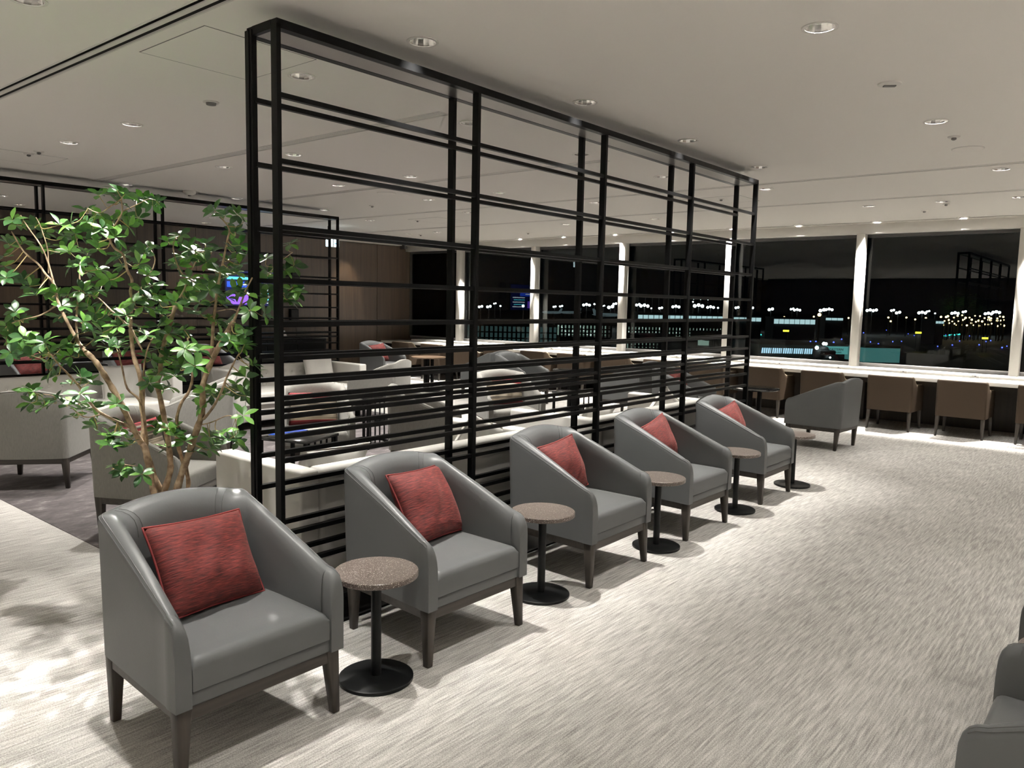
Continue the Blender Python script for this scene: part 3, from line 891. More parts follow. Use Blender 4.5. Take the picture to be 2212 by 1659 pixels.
# fabric lounge armchairs
FABRIC = [
    ((-4.08, 0.46), 140, 'light grey fabric armchair seen from behind at the left edge', False),
    ((-2.20, 0.52), 33, 'light grey fabric armchair right behind the tree, striped cushion in it', 'striped cushion with red bands in the fabric armchair behind the tree'),
    ((-4.15, 1.88), 236, 'light grey fabric armchair beyond the tree trunk, turned towards the left sofa', False),
    ((-2.85, 2.25), -32, 'light grey fabric armchair with striped cushion seen through the first bay of the screen', 'striped cushion with red bands seen through the first bay of the screen'),
    ((-2.15, 2.95), 42, 'light grey fabric armchair seen from behind through the first bay of the screen', False),
    ((-4.85, 4.75), 205, 'light grey fabric armchair with low curved arm beyond the first screen bay', False),
    ((-2.58, 4.62), -30, 'light grey fabric armchair with striped cushion seen through the second bay of the screen', 'striped cushion with red bands seen through the second bay of the screen'),
]
fproto = None
for (x, y), dg, lab, cl in FABRIC:
    if fproto is None: fproto = armchair('fabric_armchair', lab, M_FABRIC, (x, y, 0.003), R(dg), 'light grey fabric armchairs in the lounge', seammat=M_FABRIC)
    else: dup(fproto, (x, y, 0.003), R(dg), lab)
    if cl:
        cushion('striped_cushion', cl, 'cushion', M_STRIPE, None, (0.44, 0.30, 0.13), (x, y), R(dg), (-0.11, 0.0, 0.565), 0.28, 0.0, 'striped cushions in the lounge', seed=int(x*9)+40)

# brown counter chairs
def counter_top(x, y):
    if x < -0.215: return 0.715
    if x < -0.06:
        u = (x+0.215)/0.155; s = u*u*(3-2*u)
        return 0.715-0.115*s
    return 0.600 - 0.012*(x+0.06)/0.3
def counter_chair(label, loc, rz):
    t = thing('counter_chair', label, 'chair', loc, rz, 'brown chairs at the window counter')
    front = [(0.262, 0.545), (0.260, 0.565), (0.252, 0.580), (0.238, 0.586)]
    me, P = shell_mesh(0.285, 0.278, 0.262, -0.262, 0.258, counter_top, 0.045, 0.075, r_out=0.035, r_in=0.08, lean=0.028, bow=0.006, front=front)
    b = obj('body', me, M_BROWN, t)
    obj('piping', seam_tube(P, 6, 0, 0.006, 4), M_CREAM, b)
    obj('seat_cushion', cushion_block(-0.18, 0.262, -0.238, 0.238, 0.300, 0.430, 0.03, 0.012), M_CREAM, t)
    obj('underside', MB().box(-0.24, 0.255, -0.24, 0.24, 0.258, 0.300), M_BROWN, t)
    for sx, sy in ((1, 1), (1, -1), (-1, 1), (-1, -1)):
        if sx > 0: m_ = leg_mesh(0.255, sy*0.277, 0.262, sy*0.275, 0.262, 0.046, 0.026)
        else: m_ = leg_mesh(-0.250, sy*0.270, -0.262, sy*0.270, 0.262, 0.046, 0.026)
        obj('leg', m_, M_LEG, t)
    return t
CCX = [1.105+0.8475*k for k in range(1, -13, -1)]
cproto = None
for i, x in enumerate(CCX):
    lab = 'brown upholstered chair pushed up to the white window counter, %s from the right' % (ordinal(i) if i < 13 else 'last counted')
    if i == 13: lab = 'brown upholstered chair at the far left end of the white window counter'
    j = rnd.uniform(-0.02, 0.02)
    if cproto is None: cproto = counter_chair(lab, (x, 9.205, 0), PI/2)
    else: dup(cproto, (x+j, 9.205+rnd.uniform(-0.02, 0.02), 0), PI/2+rnd.uniform(-0.04, 0.04), lab)

# ------------------------------------------------------------------ side tables
def side_table(label, loc, group='round brown side tables between armchairs'):
    t = thing('side_table', label, 'table', loc, rnd.uniform(0, 3), group)
    obj('table_top', MB().lathe([(0.166, 0.437), (0.1705, 0.440), (0.1705, 0.459), (0.168, 0.462)], 56), M_GRANITE, t, smooth=30)
    obj('pole', MB().lathe([(0.021, 0.012), (0.021, 0.437)], 20), M_BASE, t, smooth=30)
    obj('mounting_plate', MB().lathe([(0.07, 0.430), (0.07, 0.437)], 20), M_BASE, t, smooth=30)
    obj('base', MB().lathe([(0.150, 0.0), (0.153, 0.003), (0.153, 0.014), (0.146, 0.018), (0.04, 0.021)], 48), M_BASE, t, smooth=30)
    return t
TBL = [(0.555, 0.07), (0.487, 1.270), (0.522, 2.446), (0.511, 3.684), (0.5225, 4.861)]
TLAB = ['round brown speckled side table between the nearest two grey armchairs', 'round brown speckled side table between the second and third grey armchairs',
        'round brown speckled side table between the third and fourth grey armchairs', 'round brown speckled side table between the fourth and fifth grey armchairs',
        'round brown side table past the last armchair of the row, mostly hidden']
tproto = None
for (x, y), lab in zip(TBL, TLAB):
    if tproto is None: tproto = side_table(lab, (x, y, 0))
    else: dup(tproto, (x, y, 0), rnd.uniform(0, 3), lab)
dup(tproto, (2.815, 1.065, 0), 0.3, 'round brown side table between the two armchairs at the right edge')
dup(tproto, (-8.30, 1.30, 0), 0.9, 'round brown side table at far left behind the tree')

def round_table(label, loc, mat, r=0.30, h=0.60):
    t = thing('round_table', label, 'table', loc, 0, 'round tables by the window counter')
    obj('table_top', MB().lathe([(r-0.012, h-0.022), (r, h-0.012), (r, h-0.002), (r-0.004, h)], 48), mat, t, smooth=30)
    for k in range(3):
        a = 2*PI*k/3+0.4
        obj('leg', MB().box(0.07*math.cos(a)-0.02, 0.07*math.cos(a)+0.02, 0.07*math.sin(a)-0.02, 0.07*math.sin(a)+0.02, 0.012, h-0.022), M_BLACK, t)
    obj('base', MB().lathe([(0.21, 0.0), (0.21, 0.008), (0.20, 0.012)], 36), M_BLACK, t, smooth=30)
round_table('dark round table beside the lone grey armchair at the screen end', (-0.80, 7.12, 0), M_DGLASS)
round_table('brown round table between two grey armchairs near the walnut wall', (-6.85, 7.55, 0), M_TABLEW)
round_table('dark round table between two grey armchairs in the middle of the window side', (-3.70, 7.45, 0), M_DGLASS)

def lounge_table(label, loc, rz, w=0.42, h=0.55):
    t = thing('lounge_table', label, 'table', loc, rz, 'square black lounge tables')
    a = w/2
    obj('table_top', MB().box(-a, a, -a, a, h-0.02, h), M_DGLASS, t, bevel=(0.003, 1))
    for sx in (-1, 1):
        for sy in (-1, 1):
            obj('leg', MB().box(sx*(a-0.02)-0.012, sx*(a-0.02)+0.012, sy*(a-0.02)-0.012, sy*(a-0.02)+0.012, 0.0, h-0.02), M_BLACK, t)
    fr = MB()
    for sy in (-1, 1): fr.box(-a+0.02, a-0.02, sy*(a-0.02)-0.008, sy*(a-0.02)+0.008, 0.03, 0.05)
    for sx in (-1, 1): fr.box(sx*(a-0.02)-0.008, sx*(a-0.02)+0.008, -a+0.02, a-0.02, 0.03, 0.05)
    obj('stretcher', fr, M_BLACK, t)
    for k in range(5):
        y = -a+0.06+k*(w-0.12)/4
        obj('rod', MB().box(a-0.026, a-0.014, y-0.005, y+0.005, 0.05, h-0.02), M_BLACK, t)
lounge_table('square black lounge table with a blue magazine beside the near white sofa', (-1.90, 1.42, 0.003), R(20))
lounge_table('square black lounge table with thin rods seen through the first bay of the screen', (-3.55, 3.42, 0.003), R(10))
lounge_table('square black lounge table with thin rods seen through the third bay of the screen', (-2.20, 5.42, 0.0), R(-12))
mg = thing('magazine', 'blue magazine lying on the square black table by the near sofa', 'magazine', (-2.0, 1.40, 0.556), R(35))
obj('pages', MB().box(-0.10, 0.10, -0.14, 0.14, 0.0, 0.006), M_PAPER, mg)
M_MAG = plain('magazine_blue', (0.03, 0.08, 0.45), 0.25, var=(9, 0.6))
obj('cover', MB().box(-0.101, 0.101, -0.141, 0.141, 0.006, 0.008), M_MAG, mg)

# ------------------------------------------------------------------ sofas
BTN = MB().lathe([(0.0125, 0.0), (0.011, 0.006), (0.005, 0.009)], 10).mesh('button', 60); BTN.materials.append(M_WHITE_L)
def tuft_panel(L, z0, z1, x):
    ny, nz = 120, 22; bs = []
    nb = 13; sp = L/nb
    for r_, zz in enumerate((z0+(z1-z0)*0.62, z0+(z1-z0)*0.12)):
        for k in range(nb): bs.append((-L/2+sp*(k+0.5), zz))
    P = []
    for i in range(nz+1):
        v = i/nz; z = z0+(z1-z0)*v; row = []
        for j in range(ny+1):
            u = j/ny; y = -L/2+L*u
            e = min(u*L, (1-u)*L, (z-z0)+0.02, (z1-z))
            px = 0.018*min(1, max(0, e/0.03))**0.5
            dent = sum(math.exp(-(((y-b[0])/0.030)**2+((z-b[1])/0.026)**2)) for b in bs if abs(y-b[0]) < 0.12)
            row.append((x+px-0.017*dent, y, z))
        P.append(row)
    mb = MB().grid(P)
    return mb.mesh('tufted_back', 180), [(x+0.002, b[0], b[1]) for b in bs]
def sofa(label, loc, rz, L=1.92, D=0.80):
    t = thing('sofa', label, 'sofa', loc, rz, 'white leather sofas')
    hx = D/2; hl = L/2; ta = 0.115
    obj('base', MB().box(-hx+0.02, hx-0.03, -hl+0.02, hl-0.02, 0.09, 0.29), M_WHITE_L, t, bevel=(0.012, 2))
    bk = obj('backrest', MB().box(-hx, -hx+0.115, -hl+ta+0.003, hl-ta-0.003, 0.09, 0.700), M_WHITE_L, t, bevel=(0.028, 3))
    # soft horizontal roll on the outer back
    P = []
    for i in range(25):
        z = 0.10+0.57*i/24; row = []
        bulge = 0.010*math.sin(PI*min(1, max(0, (z-0.30)/0.36)))**0.6 if z > 0.30 else 0.008*math.sin(PI*(z-0.10)/0.2)
        for j in range(31):
            y = -hl+ta+0.03+(L-2*ta-0.06)*j/30
            row.append((-hx-bulge-0.002*math.sin(17*y+9*z), y, z))
        P.append(row)
    obj('outer_back_panel', MB().grid(P).mesh('outer_back_panel', 180), M_WHITE_L, t)
    me, bs = tuft_panel(L-2*ta-0.01, 0.42, 0.695, -hx+0.112)
    tp = obj('tufted_panel', me, M_WHITE_L, t)
    for b in bs: inst('button', BTN, tp, b, (0, PI/2, 0))
    for s in (-1, 1):
        y0, y1 = (hl-ta, hl) if s > 0 else (-hl, -hl+ta)
        obj('arm', MB().box(-hx, hx, y0, y1, 0.09, 0.700), M_WHITE_L, t, bevel=(0.018, 3))
    half = (L-2*ta)/2
    for s in (0, 1):
        a = -half+s*half
        obj('seat_cushion', cushion_block(-hx+0.125, hx-0.005, a+0.004, a+half-0.004, 0.291, 0.425, 0.03, 0.02), M_WHITE_L, t)
    for sx in (-1, 1):
        for sy in (-1, 1):
            obj('foot', MB().box(sx*(hx-0.08)-0.025, sx*(hx-0.08)+0.025, sy*(hl-0.09)-0.025, sy*(hl-0.09)+0.025, 0.0, 0.091), M_BLACK, t)
    return t
SOFAS = [((-0.665, 1.245), 180, 'white leather sofa backing onto the near bays of the black screen'),
         ((-0.665, 3.80), 180, 'white leather sofa backing onto the far bays of the black screen'),
         ((-5.62, 1.30), 0, 'white tufted sofa at the left edge against the far screen'),
         ((-5.62, 3.86), 0, 'white tufted sofa facing the camera through the first bay of the near screen')]
sproto = None
for (x, y), dg, lab in SOFAS:
    if sproto is None: sproto = sofa(lab, (x, y, 0.003), R(dg))
    else: dup(sproto, (x, y, 0.003), R(dg), lab)
PIL = [((-0.665, 1.245), 180, (-0.14, 0.60, 0.575), 0.35, 0.05, 'white pillow leaning at the near end of the near white sofa'),
       ((-0.665, 1.245), 180, (-0.12, -0.62, 0.590), 0.35, 0.4, 'white pillow leaning at the far end of the near white sofa'),
       ((-0.665, 3.80), 180, (-0.10, 0.55, 0.570), 0.5, 0.15, 'white pillow slumped at the near end of the far white sofa'),
       ((-0.665, 3.80), 180, (-0.12, -0.60, 0.590), 0.35, 0.45, 'white pillow propped on its corner at the far end of the far white sofa'),
       ((-5.62, 1.30), 0, (-0.13, 0.55, 0.600), 0.30, 0.0, 'white pillow at the right end of the left tufted sofa'),
       ((-5.62, 3.86), 0, (-0.13, -0.58, 0.590), 0.35, 0.3, 'white pillow at the left end of the tufted sofa behind the screen'),
       ((-5.62, 3.86), 0, (-0.13, 0.58, 0.610), 0.28, 0.0, 'white pillow at the right end of the tufted sofa behind the screen')]
for k, (sl, dg, loc, tl, ro, lab) in enumerate(PIL):
    cushion('pillow', lab, 'pillow', M_WHITE_L, M_WHITE_L, (0.46, 0.40, 0.15), sl, R(dg), loc, tl, ro, 'white leather pillows on the sofas', seed=60+k)

# ------------------------------------------------------------------ the tree
def bez(pts, n=4):
    """Catmull-Rom through the points"""
    pts = [Vector(p) for p in pts]
    if len(pts) < 3: return pts
    out = []
    for i in range(len(pts)-1):
        p0, p1, p2, p3 = pts[max(i-1, 0)], pts[i], pts[i+1], pts[min(i+2, len(pts)-1)]
        for k in range(n):
            t = k/n
            out.append(0.5*((2*p1)+(p2-p0)*t+(2*p0-5*p1+4*p2-p3)*t*t+(3*p1-p0-3*p2+p3)*t**3))
    out.append(pts[-1]); return out
TREE = Vector((-0.75, -0.22, 0.0))
vdir = Vector((_f.x, _f.y, 0)).normalized()
def tp(px, py, dep=0.0):
    """point of the tree: on the upright plane through the trunk that faces the viewer, dep metres behind (+) or before (-)"""
    d = ray(px, py)
    t = ((TREE+vdir*dep-CAM).dot(vdir))/d.dot(vdir)
    return CAM+d*t
tree = thing('indoor_tree', 'leafy multi-stemmed indoor tree standing behind the nearest grey armchair', 'tree', TREE)
obj('planter', MB().lathe([(0.17, 0.0), (0.20, 0.03), (0.215, 0.33), (0.20, 0.335), (0.195, 0.29)], 32), M_POT, tree, smooth=40)
obj('soil', MB().lathe([(0.196, 0.285), (0.15, 0.30), (0.05, 0.305)], 24), M_SOIL, tree, smooth=60)
STEMS = [  # (pixels, depth at start, depth at end, radius start, radius end)
    ([(382, 1057), (397, 1010), (411, 971), (427, 923), (436, 895), (438, 860), (440, 825), (457, 780), (481, 735), (505, 694)], 0.0, -0.12, 0.017, 0.0115, 1),
    ([(505, 694), (519, 660), (530, 630), (545, 600)], -0.12, -0.2, 0.006, 0.003, 0),
    ([(457, 780), (460, 708), (464, 673), (470, 622), (481, 570), (491, 519), (495, 495), (478, 470)], -0.05, 0.10, 0.0085, 0.003, 0),
    ([(440, 905), (460, 880), (477, 848), (489, 817), (505, 784), (515, 766)], -0.05, -0.22, 0.007, 0.003, 0),
    ([(438, 917), (460, 911), (491, 898), (509, 903)], -0.05, -0.2, 0.0035, 0.002, 0),
    ([(356, 1057), (368, 1016), (367, 985), (362, 944), (350, 878), (341, 831), (346, 804), (350, 759), (374, 677), (381, 655)], 0.02, 0.15, 0.015, 0.0095, 1),
    ([(381, 655), (402, 612), (385, 577), (374, 536), (381, 509)], 0.15, 0.25, 0.005, 0.0025, 0),
    ([(402, 612), (420, 570), (432, 545)], 0.18, 0.2, 0.0035, 0.002, 0),
    ([(397, 1003), (388, 975), (382, 950), (384, 923), (382, 903), (391, 872), (407, 848), (415, 821), (415, 792), (410, 760), (405, 730)], 0.02, -0.25, 0.010, 0.004, 0),
    ([(333, 1067), (325, 1026), (319, 995), (311, 964), (302, 952), (282, 915), (261, 870), (237, 829), (220, 801), (203, 777), (185, 760)], 0.0, -0.10, 0.0155, 0.012, 1),
    ([(185, 760), (165, 732), (141, 687), (127, 656), (117, 615), (100, 594), (82, 570), (51, 543), (25, 500)], -0.10, 0.15, 0.0085, 0.003, 0),
    ([(117, 615), (105, 570), (88, 530), (60, 490), (45, 465)], 0.02, 0.1, 0.0045, 0.0025, 0),
    ([(105, 590), (103, 540), (88, 490), (78, 470)], 0.05, 0.12, 0.003, 0.002, 0),
    ([(348, 1061), (329, 1016), (311, 949), (311, 915), (306, 870), (304, 819), (289, 770), (285, 742), (282, 708)], 0.03, 0.05, 0.014, 0.009, 0),
    ([(282, 708), (296, 735), (310, 760)], 0.05, 0.0, 0.006, 0.004, 0),
    ([(282, 708), (285, 653), (282, 629), (285, 605), (275, 584), (266, 550), (247, 536), (237, 515), (244, 495), (254, 478), (264, 457), (262, 430)], 0.05, -0.15, 0.0075, 0.003, 0),
    ([(300, 938), (285, 925), (220, 894), (192, 867), (172, 836), (144, 805), (127, 788), (110, 765)], -0.02, -0.35, 0.008, 0.003, 0),
    ([(318, 960), (311, 900), (300, 863), (275, 839), (264, 795), (255, 760)], 0.0, -0.2, 0.0075, 0.003, 0),
    ([(309, 890), (311, 853), (311, 795), (319, 753), (330, 730)], 0.0, -0.1, 0.006, 0.003, 0),
    ([(316, 1018), (295, 1008), (270, 1004), (250, 1005)], 0.0, -0.15, 0.003, 0.002, 0),
    ([(400, 1005), (407, 1040), (405, 1060)], 0.02, 0.05, 0.010, 0.011, 0),
    ([(170, 760), (165, 700), (168, 650), (172, 600), (170, 560)], 0.0, 0.3, 0.006, 0.0025, 0),
    ([(464, 673), (500, 668), (520, 675), (545, 668)], 0.0, -0.2, 0.003, 0.002, 0),
    ([(519, 660), (560, 640), (600, 640), (640, 615)], -0.05, 0.16, 0.0035, 0.002, 0),
    ([(560, 640), (575, 600), (600, 570), (632, 545)], 0.0, 0.2, 0.003, 0.0018, 0),
    ([(282, 708), (240, 670), (205, 640), (160, 640)], 0.05, 0.25, 0.0045, 0.002, 0),
    ([(285, 653), (320, 600), (335, 560), (318, 530)], 0.05, 0.3, 0.0045, 0.002, 0),
    ([(262, 430), (240, 445), (215, 460), (190, 450)], -0.15, 0.05, 0.003, 0.0018, 0),
    ([(264, 457), (300, 440), (320, 430), (335, 432)], -0.1, 0.15, 0.003, 0.0018, 0),
    ([(127, 656), (90, 680), (50, 690), (20, 700)], 0.0, 0.15, 0.004, 0.002, 0),
    ([(220, 894), (180, 900), (130, 860), (80, 850)], -0.1, -0.25, 0.0035, 0.002, 0),
]
SP = []
for pix, d0, d1, r0, r1, stub in STEMS:
    N = len(pix)
    pts = [tp(px, py, d0+(d1-d0)*i/(N-1)+0.012*math.sin(i*2.1)) for i, (px, py) in enumerate(pix)]
    sm = bez(pts, 4)
    L = len(sm)
    rad = [r0+(r1-r0)*i/(L-1) for i in range(L)]
    rad = [r*(1+0.10*math.sin(i*1.7)+0.06*math.sin(i*3.1)) for i, r in enumerate(rad)]
    if pix[0][1] > 1050 and pix[0][0] != 400:
        root = Vector((TREE.x+(pts[0].x-TREE.x)*0.55, TREE.y+(pts[0].y-TREE.y)*0.55, 0.29))
        sm = [root]+sm; rad = [r0*1.25]+rad
    if pix[-1] == (405, 1060):
        sm = sm+[Vector((TREE.x+0.03, TREE.y+0.03, 0.29))]; rad = rad+[0.012]
    name = 'trunk' if r0 > 0.0095 else 'branch'
    obj(name, MB().tube([p-TREE for p in sm], rad, 9 if r0 > 0.006 else 6), M_BARK, tree, smooth=70)
    SP += [(p, r) for p, r in zip(sm, rad) if p.z > 0.6]

WH1 = [(620,250),(740,220),(790,250),(750,300),(540,350),(590,390),(640,380),(860,275),(900,285),(950,320),(985,300),(650,460),(700,420),(760,390),(870,400),(820,460),(590,480),(730,520),
(70,410),(110,440),(215,450),(290,490),(140,550),(60,560),(20,640),(20,700),(30,780),(270,590),(380,440),(430,440),(470,500),(500,520),(540,420),(400,590),(430,610),(420,520),(600,540),(550,620),(610,590),(440,700),(500,690),(560,740),(650,770),(690,790),(620,720),(780,630),(760,700),(730,640),(150,790),(190,830),(220,880),(300,870),(350,880),(420,880),(520,860),(560,870),(610,850),(390,950),(480,960),(560,960),(590,1000),(380,1020),
(90,990),(130,1040),(40,1080),(90,1140),(150,1150),(80,1190),(130,1230),(220,1200),(270,1180),(300,1240),(380,1220),(430,1180),(470,1210),(360,1290),(440,1270),(280,1300),(190,1260),(60,1250),(310,1360),(340,1390),(450,1440),(520,1400),(560,1430),(170,1490),(220,1490),(190,1560),(260,1590),(330,1560),(420,1570),(500,1500),(500,1560),(580,1590),(680,1570),(740,1570),
(900,620),(930,580),(880,690),(930,760),(960,820),(900,850),(940,900),(990,880),(910,960),(960,990),(1000,930),(1010,1000),(830,930),(780,980),(800,1010),(740,1080),(700,1000),(650,1120),(690,1150),(620,1040),(530,1050),(560,1110),(600,1160),(740,1200),(800,1210),(680,1210),(890,1090),(920,1130),(880,1150),(990,1080),(1040,1060),(1080,1080),(1060,1130),(1110,1130),(1150,1100),(1020,1170),(990,1220),(960,1290),(1010,1370),(970,1390),(940,1440),(1060,1270),(1090,1310),(1130,1340),(1100,1390),(1020,1480),(1070,1460),(1180,1310),(1230,1330),(1250,1230),(1200,1240),(1160,1220),
(1060,550),(1130,510),(1090,680),(1130,700),(1180,590),(1160,640),(1220,600),(1260,600),(1290,560),(1330,610),(1300,680),(1250,660),(1200,650),(1200,780),(1170,850),(1150,890),(1220,830),(1260,860),(1220,900),(1250,930),(1190,900),(1110,930),(1140,960),(1260,1000),(1320,800),(1350,730),(1390,740),(1400,770),(1360,860),(1320,850),(1430,900),(1400,940),(1340,350),(1410,380),(1500,380),(1540,420),(1480,490),(1510,570),(1490,610),(1440,660),(1500,690),(1490,740),(1360,1040),(1380,1060),(1360,1150),(1430,1060),(1450,1170),(1500,1160),(1540,1190),(1440,1230),(1530,1130),(1560,1110),(1510,1210),(1510,840),(1550,870),(1600,800),(1680,810),(1650,870),(1690,900),(1680,1010),(1660,940),(1670,650),(1690,740),(1820,560),(1850,700),(1800,730),(1840,850),(1870,870),(1830,920),(1810,910),(1480,860),(1570,980),(1600,1320),(1600,1360),(1540,1400),(1500,1470),(1420,1500),(1290,1480),(1330,1510),(1270,1540),(1260,1580),(1550,1520),(1520,1490)]
WH2 = [(1000,470),(980,500),(1060,500),(1100,540),(1160,580),(1060,620),(1330,560),(1350,600),(1320,630),(1400,520),(1440,570),(1480,560),(1530,420),(1500,590),(1230,640),(1270,300),(690,560),(700,600),(790,600),(800,560),(620,510),(700,540),(750,480),(730,740),(790,770),(890,790),(760,770),(590,480),(460,420),(520,380)]
WHORLS = [(x/2.911, y/2.911+330) for x, y in WH1] + [(x/2.911, y/2.911+750) for x, y in WH2]
def leaf_mesh(name, mat, bend):
    n = 5; mb = MB(); L, W = 1.0, 0.50
    rows = []
    for i in range(n+1):
        u = i/n
        w = W/2*math.sin(PI*u**1.15)**0.9 if 0 < u < 1 else 0.012
        z = -bend*u*u
        rows.append([(u*L, -w, z+0.22*w), (u*L, 0, z), (u*L, w, z+0.22*w)])
    mb.grid(rows)
    me = bpy.data.meshes.new(name); me.from_pydata(mb.v, [], mb.f)
    for p in me.polygons: p.use_smooth = True
    me.materials.append(mat); return me
LEAF = [leaf_mesh('leaf', mt, b) for mt in M_LEAVES for b in (0.10, 0.28)]
WTS = [0]*5+[1]*5+[2]*4+[3]*4+[4]*3+[5]*3
leaves = []; twigs = MB()
rt = random.Random(21)
for (px, py) in WHORLS:
    # depth follows the nearest stem in the picture plane plus scatter; beyond the front post stay behind the screen plane
    best = min(SP, key=lambda q: ((q[0]-tp(px, py, (q[0]-TREE).dot(vdir))).length))
    dep0 = (best[0]-TREE).dot(vdir)
    dep = dep0 + rt.uniform(-0.20, 0.26)
    if py < 560 and px < 330: dep += 0.12
    c = tp(px, py, dep)
    if px > 585:
        dep = 0.12+rt.uniform(0, 0.08); c = tp(px, py, dep)
    out = (c-best[0])
    axis = (out.normalized()*0.55+Vector((rt.uniform(-.5, .5), rt.uniform(-.5, .5), 0.75+rt.uniform(-.2, .4)))).normalized()
    base = c - axis*0.012
    mid = (best[0]+c)/2 + Vector((rt.uniform(-.02, .02), rt.uniform(-.02, .02), -0.02))
    if out.length < 0.40:
        twigs.tube([p-TREE for p in bez([best[0], mid, base], 3)], [min(best[1]*0.6, 0.0028)]*3+[0.0018]*(3+1), 4)
    else:
        twigs.tube([base-TREE-axis*0.09, base-TREE], [0.0012, 0.0018], 4)
    nl = rt.choice((6, 7, 7, 8)); a0 = rt.uniform(0, 6.28)
    q = axis.to_track_quat('Z', 'Y')
    for k in range(nl):
        a = a0+2*PI*k/nl+rt.uniform(-.2, .2); el = rt.uniform(-0.15, 0.70)
        dl = Vector((math.cos(a)*math.cos(el), math.sin(a)*math.cos(el), math.sin(el)))
        nx = q @ dl
        nz = (q @ Vector((0, 0, 1))); ny = nz.cross(nx).normalized(); nz = nx.cross(ny).normalized()
        tw = rt.uniform(-.4, .4)
        ny, nz = ny*math.cos(tw)+nz*math.sin(tw), nz*math.cos(tw)-ny*math.sin(tw)
        s = rt.uniform(0.046, 0.070)
        M_ = Matrix((nx, ny, nz)).transposed().to_4x4(); M_.translation = base-TREE+nx*0.004
        leaves.append(((c-CAM).length, M_ @ Matrix.Scale(s, 4), rt.choice(WTS)))
tw_o = obj('twig', twigs, M_TWIG, tree, smooth=70); tw_o['kind'] = 'stuff'
leaves.sort(key=lambda q: q[0])
for d_, M_, w in leaves[:300]:
    o = bpy.data.objects.new('leaf', LEAF[w]); COL.objects.link(o)
    o.parent = tree; o.matrix_local = M_
fol = MB(); fm = []
for d_, M_, w in leaves[300:]:
    me = LEAF[w]; n0 = len(me.polygons)
    fol.add([M_ @ v.co for v in me.vertices], [tuple(p.vertices) for p in me.polygons]); fm += [w//2]*n0
me = bpy.data.meshes.new('foliage'); me.from_pydata(fol.v, [], fol.f)
for mt in M_LEAVES: me.materials.append(mt)
for p, k in zip(me.polygons, fm): p.material_index = k; p.use_smooth = True
fo = obj('foliage', me, None, tree); fo['kind'] = 'stuff'

# ------------------------------------------------------------------ left wall: screen, dark boxes, hanging sign
tv = thing('wall_display', 'blue information display on the walnut wall behind the tree', 'screen', (XL+0.012, 6.16, 1.715))
obj('frame', MB().box(0.0, 0.05, -0.60, 0.60, -0.345, 0.345), M_DARKFR, tv, bevel=(0.004, 1))
M_TVBG = emit('display_navy', (0.004, 0.008, 0.07), 1.0)
M_TVBLUE = emit('display_blue', (0.02, 0.09, 0.85), 1.3)
M_TVCY = emit('display_cyan', (0.10, 0.75, 0.90), 1.5)
M_TVGR = emit('display_green', (0.05, 0.65, 0.35), 1.3)
M_TVW = emit('display_white', (0.8, 0.9, 1.0), 1.6)
M_TVVI = emit('display_violet', (0.25, 0.10, 0.95), 1.4)
obj('panel', MB().box(0.05, 0.052, -0.58, 0.58, -0.325, 0.325), M_TVBG, tv)
obj('header_bar', MB().box(0.052, 0.053, -0.55, 0.55, 0.17, 0.215), M_TVCY, tv)
obj('route_bar', MB().box(0.052, 0.053, 0.05, 0.55, 0.155, 0.205), M_TVGR, tv)
obj('blue_band', MB().box(0.052, 0.053, -0.55, 0.20, 0.03, 0.13), M_TVBLUE, tv)
obj('title_line', MB().box(0.052, 0.0535, -0.50, -0.20, 0.250, 0.275), M_TVW, tv)
obj('caption_line', MB().box(0.053, 0.0535, -0.30, -0.02, 0.070, 0.095), M_TVW, tv)
obj('weather_panel', MB().box(0.052, 0.053, -0.56, -0.12, -0.28, -0.10), M_TVVI, tv)
for k in range(5):
    obj('text_row', MB().box(0.052, 0.053, 0.0, 0.50-0.05*(k % 2), -0.02-0.06*k, 0.005-0.06*k), M_TVCY if k % 2 else M_TVW, tv)
for (y, z, hy, hz), lab in {(7.05, 1.87, 0.10, 0.21): 'tall black wall speaker right of the blue display', (7.02, 1.24, 0.09, 0.12): 'small black wall box below the black speaker'}.items():
    t = thing('wall_speaker', lab, 'speaker', (XL+0.012, y, z))
    obj('housing', MB().box(0.0, 0.08, -hy, hy, -hz, hz), M_BLACK, t, bevel=(0.006, 1))
    obj('grille', MB().box(0.08, 0.083, -hy+0.015, hy-0.015, -hz+0.015, hz-0.015), M_CAVITY, t)
cb = thing('console_cabinet', 'low black console cabinet against the walnut wall under the display', 'cabinet', (XL+0.01, 6.5, 0))
obj('carcass', MB().box(0.0, 0.42, -1.0, 1.0, 0.05, 0.80), M_BASE, cb, bevel=(0.004, 1))
obj('top', MB().box(0.0, 0.44, -1.02, 1.02, 0.80, 0.83), M_DGLASS, cb)
for k in range(3): obj('door', MB().box(0.42, 0.436, -0.97+k*0.65, -0.35+k*0.65, 0.08, 0.77), M_BLACK, cb)
sg = thing('counter_card', 'small white notice card standing on the black console', 'sign', (XL+0.30, 6.62, 0.831), R(20))
obj('card', MB().hexa([(-0.01, -0.10, 0), (0.01, -0.10, 0), (0.01, 0.10, 0), (-0.01, 0.10, 0)], [(-0.05, -0.10, 0.12), (-0.045, -0.10, 0.12), (-0.045, 0.10, 0.12), (-0.05, 0.10, 0.12)]), M_PAPER, sg)
t = thing('wall_socket', 'small white framed socket on the walnut wall above the sofa pillow', 'socket', (XL+0.012, 6.72+0.75, 0.52))
obj('plate', MB().box(0, 0.012, -0.06, 0.06, -0.09, 0.09), M_PAPER, t, bevel=(0.004, 1))
obj('insert', MB().box(0.012, 0.015, -0.022, 0.022, -0.045, 0.045), M_DARKFR, t)

